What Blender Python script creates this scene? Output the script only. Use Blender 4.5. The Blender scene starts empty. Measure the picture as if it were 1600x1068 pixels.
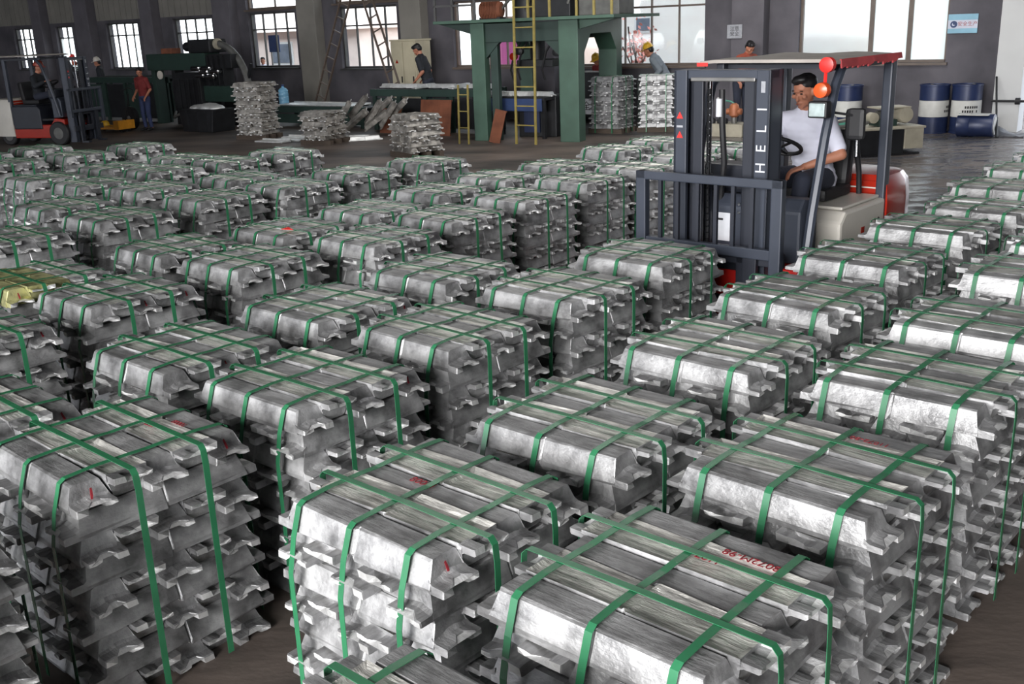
import bpy, bmesh, math, random
from mathutils import Vector, Matrix, Euler
R = math.radians
random.seed(7)
SC = bpy.context.scene
COL = SC.collection
# ------------------------------------------------------------------ camera, sky, lights, exposure
cam_d = bpy.data.cameras.new('camera'); cam = bpy.data.objects.new('camera', cam_d); COL.objects.link(cam)
cam_d.sensor_width = 36.0; cam_d.lens = 1593.48 / 1600 * 36; cam_d.clip_start = 0.05; cam_d.clip_end = 300
_p, _r = R(17.30634), R(-2.2517)
_f = Vector((0, math.cos(_p), -math.sin(_p))); _u = Vector((0, math.sin(_p), math.cos(_p))); _x = Vector((1, 0, 0))
_rt = _x * math.cos(_r) + _u * math.sin(_r); _up = -_x * math.sin(_r) + _u * math.cos(_r)
_m = Matrix((_rt, _up, -_f)).transposed().to_4x4(); _m.translation = Vector((0, 0, 2.26))
cam.matrix_world = _m
SC.camera = cam
SC.view_settings.view_transform = 'Standard'; SC.view_settings.look = 'None'
SC.view_settings.exposure = 0.06; SC.view_settings.gamma = 1.0; SC.view_settings.use_curve_mapping = False

w = bpy.data.worlds.new('overcast_sky'); SC.world = w; w.use_nodes = True
nt = w.node_tree; nt.nodes.clear()
wo = nt.nodes.new('ShaderNodeOutputWorld'); wb = nt.nodes.new('ShaderNodeBackground')
tc = nt.nodes.new('ShaderNodeTexCoord'); sx = nt.nodes.new('ShaderNodeSeparateXYZ'); cr = nt.nodes.new('ShaderNodeValToRGB')
cr.color_ramp.elements[0].position = 0.0; cr.color_ramp.elements[0].color = (0.93, 0.95, 1.0, 1)
cr.color_ramp.elements[1].position = 0.7; cr.color_ramp.elements[1].color = (0.80, 0.88, 1.0, 1)
nt.links.new(tc.outputs['Generated'], sx.inputs[0]); nt.links.new(sx.outputs['Z'], cr.inputs[0])
nt.links.new(cr.outputs[0], wb.inputs['Color']); wb.inputs['Strength'].default_value = 4.2
nt.links.new(wb.outputs[0], wo.inputs[0])

def area_lamp(name, loc, target, sx_, sy_, energy, color=(1, 1, 1)):
    d = bpy.data.lights.new(name, 'AREA'); d.shape = 'RECTANGLE'; d.size = sx_; d.size_y = sy_; d.energy = energy; d.color = color
    o = bpy.data.objects.new(name, d); COL.objects.link(o); o.location = loc
    o.rotation_euler = (Vector(target) - Vector(loc)).to_track_quat('-Z', 'Y').to_euler()
    return o
# added area lamps: stand-in for daylight from behind left, fill over the far hall
area_lamp('added_daylight_lamp', (-6.5, -8.5, 4.8), (2.5, 5, 0.4), 9, 5, 2000, (1, 0.985, 0.97)).data.spread = R(110)  # free-standing lamp, no door is built here
area_lamp('added_far_fill', (1.0, 15.5, 7.5), (-0.5, 18.5, 0), 9, 3, 1150, (1, 0.98, 0.95))  # added lamp that brightens the far floor and piles

# ------------------------------------------------------------------ frames of reference
TH = R(-42)
EX = Vector((math.cos(TH), math.sin(TH), 0)); NX = Vector((-math.sin(TH), math.cos(TH), 0))
WX = Vector((.809, -.588, 0)); WN = Vector((.588, .809, 0)); WTH = math.atan2(-.588, .809); WD = 21.0
def gp(e, n, z=0): return EX * e + NX * n + Vector((0, 0, z))
def wp(s, off, z=0): return WX * s + WN * (WD - off) + Vector((0, 0, z))

# ------------------------------------------------------------------ materials
def new_mat(name):
    m = bpy.data.materials.new(name); m.use_nodes = True; n = m.node_tree
    return m, n, n.nodes['Principled BSDF']
def lin(c): return tuple(((x / 255) / 12.92 if x / 255 <= .04045 else ((x / 255 + .055) / 1.055) ** 2.4) for x in c)
def pm(name, rgb, rough=.6, metal=0.0, var=.25, scale=6.0, bump=.0, stretch=(1, 1, 1), rvar=.0, srgb=True, spec=None):
    m, n, b = new_mat(name); L = n.links
    c = lin(rgb) if srgb else rgb
    t = n.nodes.new('ShaderNodeTexCoord'); mp = n.nodes.new('ShaderNodeMapping'); mp.inputs['Scale'].default_value = stretch
    nz = n.nodes.new('ShaderNodeTexNoise'); nz.inputs['Scale'].default_value = scale; nz.inputs['Detail'].default_value = 5
    L.new(t.outputs['Object'], mp.inputs[0]); L.new(mp.outputs[0], nz.inputs['Vector'])
    rp = n.nodes.new('ShaderNodeValToRGB'); rp.color_ramp.elements[0].position = .32; rp.color_ramp.elements[1].position = .7
    rp.color_ramp.elements[0].color = tuple(x * (1 - var) for x in c) + (1,); rp.color_ramp.elements[1].color = tuple(min(1, x * (1 + var)) for x in c) + (1,)
    L.new(nz.outputs['Fac'], rp.inputs[0]); L.new(rp.outputs[0], b.inputs['Base Color'])
    b.inputs['Roughness'].default_value = rough; b.inputs['Metallic'].default_value = metal
    if spec is not None: b.inputs['Specular IOR Level'].default_value = spec
    if rvar:
        mr = n.nodes.new('ShaderNodeMapRange'); mr.inputs['To Min'].default_value = max(.03, rough - rvar); mr.inputs['To Max'].default_value = min(1, rough + rvar)
        mr.inputs['From Min'].default_value = .3; mr.inputs['From Max'].default_value = .7
        L.new(nz.outputs['Fac'], mr.inputs['Value']); L.new(mr.outputs[0], b.inputs['Roughness'])
    if bump:
        bp = n.nodes.new('ShaderNodeBump'); bp.inputs['Strength'].default_value = bump; bp.inputs['Distance'].default_value = .01
        L.new(nz.outputs['Fac'], bp.inputs['Height']); L.new(bp.outputs[0], b.inputs['Normal'])
    return m

def alu_mat(name, lo, hi, tint=(1, 1, 1), grain_c=.36, grain_b=.45):
    m, n, b = new_mat(name); L = n.links
    t = n.nodes.new('ShaderNodeTexCoord'); oi = n.nodes.new('ShaderNodeObjectInfo')
    ml = n.nodes.new('ShaderNodeMath'); ml.operation = 'MULTIPLY'; ml.inputs[1].default_value = 37.0
    L.new(oi.outputs['Random'], ml.inputs[0])
    ad = n.nodes.new('ShaderNodeVectorMath'); ad.operation = 'ADD'; L.new(t.outputs['Object'], ad.inputs[0]); L.new(ml.outputs[0], ad.inputs[1])
    def noise(st, sc, det, rough=.6):
        mp = n.nodes.new('ShaderNodeMapping'); mp.inputs['Scale'].default_value = st
        nz = n.nodes.new('ShaderNodeTexNoise'); nz.inputs['Scale'].default_value = sc; nz.inputs['Detail'].default_value = det; nz.inputs['Roughness'].default_value = rough
        L.new(ad.outputs[0], mp.inputs[0]); L.new(mp.outputs[0], nz.inputs['Vector']); return nz
    grain = noise((2.2, 16, 16), 3.2, 4); blot = noise((1, 1, 1), 7.0, 6); fine = noise((1, 1.6, 1.6), 42.0, 3)
    mix = n.nodes.new('ShaderNodeMath'); mix.operation = 'ADD'; L.new(grain.outputs['Fac'], mix.inputs[0]); L.new(blot.outputs['Fac'], mix.inputs[1])
    half = n.nodes.new('ShaderNodeMath'); half.operation = 'MULTIPLY'; half.inputs[1].default_value = .5; L.new(mix.outputs[0], half.inputs[0])
    rp = n.nodes.new('ShaderNodeValToRGB'); e = rp.color_ramp.elements
    e[0].position = .36; e[0].color = (lo * tint[0], lo * tint[1], lo * tint[2], 1); e[1].position = .62; e[1].color = (hi * tint[0], hi * tint[1], hi * tint[2], 1)
    hv = n.nodes.new('ShaderNodeMapRange'); hv.inputs['To Min'].default_value = .86; hv.inputs['To Max'].default_value = 1.06; L.new(oi.outputs['Random'], hv.inputs['Value'])
    mu = n.nodes.new('ShaderNodeVectorMath'); mu.operation = 'SCALE'; L.new(rp.outputs[0], mu.inputs[0]); L.new(hv.outputs[0], mu.inputs['Scale'])
    L.new(mu.outputs[0], b.inputs['Base Color'])
    mr = n.nodes.new('ShaderNodeMapRange'); mr.inputs['From Min'].default_value = .3; mr.inputs['From Max'].default_value = .7
    mr.inputs['To Min'].default_value = .40; mr.inputs['To Max'].default_value = .64; L.new(blot.outputs['Fac'], mr.inputs['Value']); L.new(mr.outputs[0], b.inputs['Roughness'])
    b.inputs['Metallic'].default_value = .7
    sn = n.nodes.new('ShaderNodeSeparateXYZ'); L.new(t.outputs['Normal'], sn.inputs[0]); ab = n.nodes.new('ShaderNodeMath'); ab.operation = 'ABSOLUTE'; L.new(sn.outputs['Z'], ab.inputs[0])
    gs = n.nodes.new('ShaderNodeMapRange'); gs.inputs['From Min'].default_value = .45; gs.inputs['From Max'].default_value = .85; gs.inputs['To Min'].default_value = .12; gs.inputs['To Max'].default_value = grain_b; L.new(ab.outputs[0], gs.inputs['Value'])
    gc = n.nodes.new('ShaderNodeMapRange'); gc.inputs['From Min'].default_value = .45; gc.inputs['From Max'].default_value = .85; gc.inputs['To Min'].default_value = .12; gc.inputs['To Max'].default_value = grain_c; L.new(ab.outputs[0], gc.inputs['Value'])
    mf = n.nodes.new('ShaderNodeMix'); mf.data_type = 'FLOAT'; L.new(gc.outputs[0], mf.inputs[0]); L.new(blot.outputs['Fac'], mf.inputs[2]); L.new(grain.outputs['Fac'], mf.inputs[3]); L.new(mf.outputs[0], rp.inputs[0])
    b1 = n.nodes.new('ShaderNodeBump'); L.new(gs.outputs[0], b1.inputs['Strength']); b1.inputs['Distance'].default_value = .008; L.new(grain.outputs['Fac'], b1.inputs['Height'])
    b2 = n.nodes.new('ShaderNodeBump'); b2.inputs['Strength'].default_value = .5; b2.inputs['Distance'].default_value = .005; L.new(fine.outputs['Fac'], b2.inputs['Height']); L.new(b1.outputs[0], b2.inputs['Normal'])
    L.new(b2.outputs[0], b.inputs['Normal'])
    return m

M = {}
M['alu'] = alu_mat('cast_aluminium', .19, .53, (.985, .985, 1))
M['cast_face'] = alu_mat('open_cast_face', .34, .92, (1, .98, .93), .6, .9)
M['tip'] = alu_mat('bright_lug_tip', .62, .9, (1, 1, 1))  # brighter base colour for the lug end faces
M['alu_dull'] = alu_mat('weathered_aluminium', .20, .50, (1, .95, .88))
M['alu_yellow'] = alu_mat('yellow_tinted_aluminium', .22, .52, (1, .98, .50))  # yellow tint over the aluminium base colour
M['alu_white'] = pm('fresh_white_aluminium', (205, 206, 205), .45, .5, .15, 9, .2)
M['strap'] = pm('green_strapping', (44, 108, 74), .27, 0, .15, 8, spec=.8)
M['red_paint'] = pm('red_marker_paint', (132, 30, 40), .7, 0, .35, 60)
M['floor'] = None
M['wall'] = None
M['wall_pale'] = pm('grey_sheet_wall', (124, 121, 115), .7, 0, .12, 1.5)
M['pilaster'] = pm('dark_grey_concrete', (92, 89, 95), .85, 0, .15, 2.5, .1)
M['ceiling'] = pm('roof_sheet', (90, 90, 92), .8, 0, .1, 1)
M['frame'] = pm('brown_window_frame', (92, 80, 72), .5, 0, .15, 5)
M['frame_dark'] = pm('dark_window_frame', (62, 62, 62), .5, 0, .15, 5)
M['column'] = pm('white_column_paint', (196, 197, 197), .7, 0, .06, 1.2)
M['graphite'] = pm('graphite_paint', (54, 59, 70), .42, .1, .1, 5)
M['graphite_dark'] = pm('dark_graphite_paint', (34, 37, 46), .45, .1, .1, 5)
M['black'] = pm('black_rubber', (24, 24, 27), .6, 0, .2, 8)
M['red'] = pm('red_enamel', (150, 36, 22), .2, 0, .1, 3)
M['red_bright'] = pm('bright_red_plastic', (225, 45, 40), .35, 0, .1, 6)
M['orange'] = pm('orange_lamp_plastic', (222, 88, 42), .3, 0, .1, 6)
M['beige'] = pm('beige_enamel', (196, 192, 184), .35, 0, .07, 3)
M['canopy'] = pm('dusty_canvas', (158, 152, 146), .8, 0, .15, 5)
M['canopy_red'] = pm('faded_red_canvas', (170, 66, 70), .75, 0, .2, 6)
M['chrome'] = pm('polished_steel', (200, 202, 205), .2, 1, .05, 5)
M['steel'] = pm('dull_steel', (125, 124, 122), .45, .7, .2, 6)
M['lens'] = pm('headlight_lens', (190, 205, 205), .15, .3, .2, 18)
M['label'] = pm('white_label', (196, 198, 204), .6, 0, .06, 12)
M['label_grey'] = pm('grey_label', (150, 152, 158), .6, 0, .15, 20)
M['ink'] = pm('black_ink', (30, 30, 32), .7, 0, .1, 12)
M['skin'] = pm('skin', (168, 112, 88), .55, 0, .08, 10)
M['lip'] = pm('lip', (130, 70, 62), .5, 0, .08, 10)
M['hair'] = pm('black_hair', (20, 18, 20), .5, 0, .3, 30)
M['white_shirt'] = pm('white_cotton', (206, 207, 222), .85, 0, .06, 9, .15)
M['dark_trousers'] = pm('dark_trousers', (38, 42, 56), .85, 0, .15, 9)
M['black_shirt'] = pm('black_cotton', (32, 36, 42), .85, 0, .15, 9)
M['grey_shirt'] = pm('grey_cotton', (112, 120, 128), .85, 0, .12, 9)
M['orange_shirt'] = pm('dull_orange_cotton', (140, 66, 48), .85, 0, .12, 9)
M['red_shirt'] = pm('maroon_cotton', (112, 36, 36), .85, 0, .2, 7)
M['blue_cloth'] = pm('blue_workwear', (44, 54, 88), .85, 0, .15, 9)
M['hat_yellow'] = pm('yellow_hard_hat', (214, 168, 44), .35, 0, .06, 8)
M['hat_white'] = pm('white_hard_hat', (214, 208, 198), .4, 0, .06, 8)
M['hat_red'] = pm('red_hard_hat', (150, 60, 44), .4, 0, .06, 8)
M['eye'] = pm('eye', (20, 16, 16), .25, 0, .05, 9)
M['press_green'] = pm('press_green', (60, 86, 73), .5, .1, .14, 3)
M['dark_green'] = pm('dark_machine_green', (34, 54, 48), .55, .1, .2, 3)
M['machine'] = pm('oily_black_machine', (32, 33, 36), .5, .3, .35, 4)
M['machine_grey'] = pm('worn_grey_machine', (92, 92, 90), .55, .3, .25, 5)
M['machine_cream'] = pm('cream_machine_paint', (158, 152, 136), .55, .1, .15, 5)
M['yellow'] = pm('dirty_yellow_paint', (134, 120, 62), .55, 0, .2, 8)
M['yellow_bright'] = pm('yellow_paint', (206, 140, 40), .5, 0, .15, 8)
M['rust'] = pm('rusty_sheet', (112, 66, 46), .85, .1, .3, 4, .1)
M['cabinet'] = pm('cream_cabinet', (184, 176, 152), .5, 0, .07, 4)
M['drum_blue'] = pm('drum_blue', (34, 45, 78), .4, .1, .15, 5)
M['drum_white'] = pm('drum_white', (190, 190, 186), .5, 0, .1, 6)
M['bottle'] = pm('blue_water_bottle', (120, 172, 204), .2, 0, .1, 6)
M['timber'] = pm('grey_timber', (70, 60, 52), .85, 0, .25, 6, .1, (1, 8, 8))
M['facade'] = pm('cream_facade', (253, 246, 238), .9, 0, .06, 2)
M['facade_white'] = pm('white_facade', (235, 235, 232), .9, 0, .05, 2)
M['facade_dark'] = pm('facade_window', (120, 128, 140), .3, 0, .2, 3)
M['roof_tile'] = pm('pink_roof', (250, 230, 220), .9, 0, .06, 3)
M['pink'] = pm('pink_sheet', (240, 130, 200), .8, 0, .08, 3)
M['leaf'] = pm('red_leaves', (214, 140, 128), .8, 0, .3, 9)
M['ground'] = pm('outside_concrete', (200, 198, 192), .9, 0, .08, 1)
M['sign_blue'] = pm('pale_blue_banner', (128, 172, 192), .6, 0, .12, 3)
M['sign_white'] = pm('white_banner', (186, 190, 204), .6, 0, .06, 3)
M['navy'] = pm('navy_print', (44, 62, 102), .6, 0, .1, 9)
M['tarp'] = pm('black_tarp', (34, 34, 40), .45, 0, .3, 3, .3)
M['valve'] = pm('orange_brown_valve', (156, 96, 66), .5, .2, .2, 9)
M['teal'] = pm('teal_paint', (66, 128, 112), .45, 0, .1, 9)

# floor: dark worn concrete with brown dust and wet patches
def floor_mat():
    m, n, b = new_mat('worn_wet_concrete'); L = n.links
    t = n.nodes.new('ShaderNodeTexCoord')
    mp = n.nodes.new('ShaderNodeMapping'); mp.inputs['Rotation'].default_value = (0, 0, R(36)); mp.inputs['Scale'].default_value = (.5, 1.0, 1); L.new(t.outputs['Object'], mp.inputs[0])
    a = n.nodes.new('ShaderNodeTexNoise'); a.inputs['Scale'].default_value = .9; a.inputs['Detail'].default_value = 7; L.new(mp.outputs[0], a.inputs['Vector'])
    c = n.nodes.new('ShaderNodeTexNoise'); c.inputs['Scale'].default_value = 4.5; c.inputs['Detail'].default_value = 8; L.new(mp.outputs[0], c.inputs['Vector'])
    rp = n.nodes.new('ShaderNodeValToRGB'); e = rp.color_ramp.elements
    e[0].position = .34; e[0].color = (.022, .019, .018, 1); e[1].position = .62; e[1].color = (.125, .098, .083, 1); L.new(a.outputs['Fac'], rp.inputs[0])
    # wet area in the machine bay to the right
    sp = n.nodes.new('ShaderNodeSeparateXYZ'); L.new(t.outputs['Object'], sp.inputs[0])
    wr = n.nodes.new('ShaderNodeMapRange'); wr.inputs['From Min'].default_value = 2.0; wr.inputs['From Max'].default_value = 5.0; L.new(sp.outputs['X'], wr.inputs['Value'])
    wn = n.nodes.new('ShaderNodeMapRange'); wn.inputs['From Min'].default_value = .42; wn.inputs['From Max'].default_value = .56; L.new(c.outputs['Fac'], wn.inputs['Value'])
    wm = n.nodes.new('ShaderNodeMath'); wm.operation = 'MULTIPLY'; L.new(wr.outputs[0], wm.inputs[0]); L.new(wn.outputs[0], wm.inputs[1])
    mx = n.nodes.new('ShaderNodeMix'); mx.data_type = 'RGBA'; L.new(wm.outputs[0], mx.inputs['Factor']); L.new(rp.outputs[0], mx.inputs[6]); mx.inputs[7].default_value = (.10, .098, .105, 1)
    L.new(mx.outputs[2], b.inputs['Base Color'])
    ro = n.nodes.new('ShaderNodeMapRange'); ro.inputs['To Min'].default_value = .62; ro.inputs['To Max'].default_value = .16; L.new(wm.outputs[0], ro.inputs['Value']); L.new(ro.outputs[0], b.inputs['Roughness'])
    bp = n.nodes.new('ShaderNodeBump'); bp.inputs['Strength'].default_value = .6; bp.inputs['Distance'].default_value = .03; L.new(c.outputs['Fac'], bp.inputs['Height']); L.new(bp.outputs[0], b.inputs['Normal'])
    return m
M['floor'] = floor_mat()
def wall_mat():
    m, n, b = new_mat('sooty_plaster'); L = n.links
    t = n.nodes.new('ShaderNodeTexCoord'); a = n.nodes.new('ShaderNodeTexNoise'); a.inputs['Scale'].default_value = 1.1; a.inputs['Detail'].default_value = 8; L.new(t.outputs['Object'], a.inputs['Vector'])
    rp = n.nodes.new('ShaderNodeValToRGB'); e = rp.color_ramp.elements
    e[0].position = .33; e[0].color = (.050, .047, .056, 1); e[1].position = .68; e[1].color = (.110, .103, .118, 1); L.new(a.outputs['Fac'], rp.inputs[0])
    L.new(rp.outputs[0], b.inputs['Base Color']); b.inputs['Roughness'].default_value = .85
    return m
M['wall'] = wall_mat()
def glass_mat(name, frosted=False):
    m = bpy.data.materials.new(name); m.use_nodes = True; n = m.node_tree; n.nodes.clear()
    o = n.nodes.new('ShaderNodeOutputMaterial'); mx = n.nodes.new('ShaderNodeMixShader')
    if frosted:
        a = n.nodes.new('ShaderNodeBsdfTranslucent'); a.inputs['Color'].default_value = (.92, .95, .92, 1)
        t2 = n.nodes.new('ShaderNodeBsdfTransparent'); t2.inputs['Color'].default_value = (.95, .98, .96, 1); mx.inputs[0].default_value = .35
        n.links.new(t2.outputs[0], mx.inputs[1]); n.links.new(a.outputs[0], mx.inputs[2])
    else:
        a = n.nodes.new('ShaderNodeBsdfTransparent'); a.inputs['Color'].default_value = (.94, .96, .95, 1); g = n.nodes.new('ShaderNodeBsdfGlossy'); g.inputs['Roughness'].default_value = .05
        mx.inputs[0].default_value = .06; n.links.new(a.outputs[0], mx.inputs[1]); n.links.new(g.outputs[0], mx.inputs[2])
    n.links.new(mx.outputs[0], o.inputs[0]); return m
M['glass'] = glass_mat('window_glass'); M['frosted'] = glass_mat('frosted_glass', True)

# ------------------------------------------------------------------ mesh helpers
class MB:
    def __init__(s): s.v = []; s.f = []
    def add(s, vs, fs):
        o = len(s.v); s.v += [tuple(x) for x in vs]; s.f += [tuple(i + o for i in f) for f in fs]; return s
    def box(s, x0, x1, y0, y1, z0, z1, rot=None, at=None):
        vs = [Vector(p) for p in ((x0, y0, z0), (x1, y0, z0), (x1, y1, z0), (x0, y1, z0), (x0, y0, z1), (x1, y0, z1), (x1, y1, z1), (x0, y1, z1))]
        if rot is not None:
            c = Vector(at) if at is not None else sum(vs, Vector()) / 8
            rm = Euler(rot).to_matrix(); vs = [rm @ (q - c) + c for q in vs]
        return s.add(vs, [(3, 2, 1, 0), (4, 5, 6, 7), (0, 1, 5, 4), (1, 2, 6, 5), (2, 3, 7, 6), (3, 0, 4, 7)])
    def beam(s, p, q, wx, wy, up=(0, 0, 1)):
        p, q = Vector(p), Vector(q); d = (q - p).normalized(); u = Vector(up)
        if abs(d.dot(u)) > .98: u = Vector((0, 1, 0))
        a = d.cross(u).normalized() * wx / 2; b = a.cross(d).normalized() * wy / 2
        vs = [p - a - b, p + a - b, p + a + b, p - a + b, q - a - b, q + a - b, q + a + b, q - a + b]
        return s.add(vs, [(3, 2, 1, 0), (4, 5, 6, 7), (0, 1, 5, 4), (1, 2, 6, 5), (2, 3, 7, 6), (3, 0, 4, 7)])
    def tube(s, pts, r, seg=8, rs=None):
        pts = [Vector(p) for p in pts]; n = len(pts); rings = []
        ref = None
        for i, p in enumerate(pts):
            d = (pts[min(i + 1, n - 1)] - pts[max(i - 1, 0)]).normalized()
            if ref is None:
                ref = Vector((0, 0, 1)) if abs(d.z) < .9 else Vector((0, 1, 0))
            a = d.cross(ref).normalized(); b = a.cross(d).normalized(); ref = b
            rr = rs[i] if rs else r
            rings.append([p + a * rr * math.cos(2 * math.pi * k / seg) + b * rr * math.sin(2 * math.pi * k / seg) for k in range(seg)])
        vs = [q for rg in rings for q in rg]
        fs = [(i * seg + k, i * seg + (k + 1) % seg, (i + 1) * seg + (k + 1) % seg, (i + 1) * seg + k) for i in range(n - 1) for k in range(seg)]
        fs += [tuple(range(seg - 1, -1, -1)), tuple((n - 1) * seg + k for k in range(seg))]
        return s.add(vs, fs)
    def lathe(s, prof, seg=24, axis='z', at=(0, 0, 0)):
        at = Vector(at); vs = []
        for r, h in prof:
            for k in range(seg):
                a = 2 * math.pi * k / seg; c, d = r * math.cos(a), r * math.sin(a)
                vs.append(at + (Vector((c, d, h)) if axis == 'z' else Vector((h, c, d)) if axis == 'x' else Vector((c, h, d))))
        n = len(prof); fs = [(i * seg + k, i * seg + (k + 1) % seg, (i + 1) * seg + (k + 1) % seg, (i + 1) * seg + k) for i in range(n - 1) for k in range(seg)]
        fs += [tuple(range(seg - 1, -1, -1)), tuple((n - 1) * seg + k for k in range(seg))]
        return s.add(vs, fs)
    def prism(s, poly, a, b, axis='z'):
        n = len(poly)
        def P(u, v, h): return (u, v, h) if axis == 'z' else (h, u, v) if axis == 'x' else (u, h, v)
        vs = [P(u, v, a) for u, v in poly] + [P(u, v, b) for u, v in poly]
        return s.add(vs, [tuple(range(n - 1, -1, -1)), tuple(range(n, 2 * n))] + [(i, (i + 1) % n, n + (i + 1) % n, n + i) for i in range(n)])
    def mesh(s, name, mat, bevel=0, smooth=False):
        bm = bmesh.new(); bv = [bm.verts.new(v) for v in s.v]
        for f in s.f:
            try: bm.faces.new([bv[i] for i in f])
            except ValueError: pass
        bmesh.ops.recalc_face_normals(bm, faces=bm.faces)
        if bevel:
            es = [e for e in bm.edges if len(e.link_faces) == 2 and e.calc_face_angle(0) > .5]
            bmesh.ops.bevel(bm, geom=es, offset=bevel, segments=2, affect='EDGES', profile=.6)
        me = bpy.data.meshes.new(name); bm.to_mesh(me); bm.free()
        if smooth:
            me.polygons.foreach_set('use_smooth', [True] * len(me.polygons))
            try: me.set_sharp_from_angle(angle=R(38))
            except Exception: pass
        me.materials.append(mat); return me
    def build(s, name, mat, parent=None, bevel=0, smooth=False, **k):
        return put(name, s.mesh(name, M[mat] if isinstance(mat, str) else mat, bevel, smooth), parent, **k)

def put(name, me, parent=None, loc=None, rot=None, label=None, category=None, group=None, kind=None):
    o = bpy.data.objects.new(name, me); COL.objects.link(o)
    if parent is not None: o.parent = parent
    if loc is not None: o.location = loc
    if rot is not None: o.rotation_euler = rot
    for k_, v_ in (('label', label), ('category', category), ('group', group), ('kind', kind)):
        if v_: o[k_] = v_
    return o
def thing(name, label, category, loc=(0, 0, 0), rotz=0, group=None):
    return put(name, None, None, loc, (0, 0, rotz), label, category, group)
def text_mesh(body, size, extrude=.001, align='CENTER'):
    cu = bpy.data.curves.new('writing', 'FONT'); cu.body = body; cu.size = size; cu.extrude = extrude; cu.align_x = align; cu.align_y = 'CENTER'
    cu.resolution_u = 3
    o = bpy.data.objects.new('writing', cu); COL.objects.link(o)
    bpy.context.view_layer.update()
    dg = bpy.context.evaluated_depsgraph_get(); me = bpy.data.meshes.new_from_object(o.evaluated_get(dg))
    bpy.data.objects.remove(o); return me
def text(name, body, size, mat, parent, loc, rot, extrude=.001, **k):
    me = text_mesh(body, size, extrude); me.materials.clear(); me.materials.append(M[mat]); return put(name, me, parent, loc, rot, **k)

# ------------------------------------------------------------------ the setting
MB().add([(-60, -25, 0), (40, -25, 0), (40, 60, 0), (-60, 60, 0), (-60, -25, -.2), (40, -25, -.2), (40, 60, -.2), (-60, 60, -.2)],
         [(0, 1, 2, 3), (7, 6, 5, 4), (4, 5, 1, 0), (5, 6, 2, 1), (6, 7, 3, 2), (7, 4, 0, 3)]).build('floor', 'floor', kind='structure')

# openings of the far wall: (s0, s1, z0, z1)
WIN = [(-37.0, -35.75, 1.34, 2.76, 3), (-34.3, -33.3, 1.34, 2.76, 2), (-31.36, -29.62, 1.32, 2.77, 4), (-27.82, -25.95, 1.30, 2.80, 4),
       (-24.32, -22.36, 1.31, 2.84, 4), (-20.66, -18.56, 1.26, 2.86, 4), (-16.72, -14.62, 1.26, 2.84, 4), (-13.20, -9.84, 1.25, 3.05, 5), (-7.78, -4.90, 1.26, 3.05, 3)]
UPPER = [(-24.36, -22.16, 2.93, 4.0), (-20.80, -18.40, 2.96, 4.0)]
WT = .28
def wall_frame():
    o = put('x', None); return o
far = MB()
ops = [(a, b, c, d) for a, b, c, d, _ in WIN] + UPPER
cuts = sorted(set([-60, -3.98] + [x for o in ops for x in o[:2]]))
for a, b in zip(cuts[:-1], cuts[1:]):
    mid = (a + b) / 2; hs = sorted([(o[2], o[3]) for o in ops if o[0] < mid < o[1]])
    z = 0
    for h0, h1 in hs:
        if h0 > z: far.box(a, b, 0, WT, z, h0)
        z = h1
    far.box(a, b, 0, WT, z, 7.6)
far.build('wall_far', 'wall', loc=wp(0, 0), rot=(0, 0, WTH), kind='structure')
# pale sheet cladding strips high on the left part of the wall
for i, (a, b) in enumerate([(-38.0, -35.25), (-34.55, -32.65), (-31.75, -29.05), (-28.35, -25.55)]):
    mb = MB(); mb.box(a, b, -.03, -.003, 2.86, 7.5)
    for k in range(int((b - a) / .3)): mb.box(a + .15 + k * .3, a + .18 + k * .3, -.045, -.03, 2.86, 7.5)
    mb.build('trim_%d' % (i + 1), 'wall_pale', loc=wp(0, 0), rot=(0, 0, WTH), kind='structure')
MB().box(-42.3, -42, -46, .3, 0, 7.6).build('wall_left', 'wall', loc=wp(0, 0), rot=(0, 0, WTH), kind='structure')  # unseen wall, put in to darken the far left
# pilasters
for i, (a, b, m_) in enumerate([(-35.2, -34.6, 'pilaster'), (-32.6, -31.8, 'pilaster'), (-29.0, -28.4, 'pilaster'), (-25.5, -24.75, 'pilaster'), (-21.95, -21.25, 'wall_pale'), (-18.2, -17.5, 'wall_pale'), (-14.2, -13.5, 'pilaster'), (-9.1, -8.4, 'pilaster')]):
    MB().box(a, b, -.32, 0, 0, 7.5).build('trim_%d' % (i + 11), m_, loc=wp(0, 0), rot=(0, 0, WTH), kind='structure', bevel=.015)
def window(i, a, b, z0, z1, nc, bar=None):
    fm = 'frame' if i >= 7 else 'frame_dark'
    root = put('window_%d' % i, None, None, wp(0, 0), (0, 0, WTH), kind='structure')
    fr = MB(); t = .05
    fr.box(a, b, .10, .18, z0, z0 + t).box(a, b, .10, .18, z1 - t, z1).box(a, a + t, .10, .18, z0, z1).box(b - t, b, .10, .18, z0, z1)
    fr.build('frame', fm, root)
    MB().box(a - .04, b + .04, -.06, .16, z0 - .05, z0).build('sill', fm, root)
    xs = [a + (b - a) * k / nc for k in range(nc + 1)] if i != 9 else [a, -6.35, -5.62, b]
    mw = .045 if i == 9 else .013
    for k in range(1, nc): MB().box(xs[k] - mw, xs[k] + mw, .11, .17, z0, z1).build('mullion', fm, root)
    if bar: MB().box(a, b, .105, .175, bar - .02, bar + .02).build('transom', fm, root)
    for k in range(nc):
        for (c, d) in ([(z0, bar), (bar, z1)] if bar else [(z0, z1)]):
            fro = (i == 9 and k >= 1) or (i == 3 and k == 3 and d == bar) or (i == 2 and d == bar)
            MB().box(xs[k] + .01, xs[k + 1] - .01, .135, .141, c + .01, d - .01).build('pane', 'frosted' if fro else 'glass', root)
for i, (a, b, c, d, n_) in enumerate(WIN): window(i + 1, a, b, c, d, n_, None if i == 8 else 2.50 if i == 7 else 2.37)
for i, (a, b, c, d) in enumerate(UPPER): window(10 + i, a, b, c, d, 2)
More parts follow.
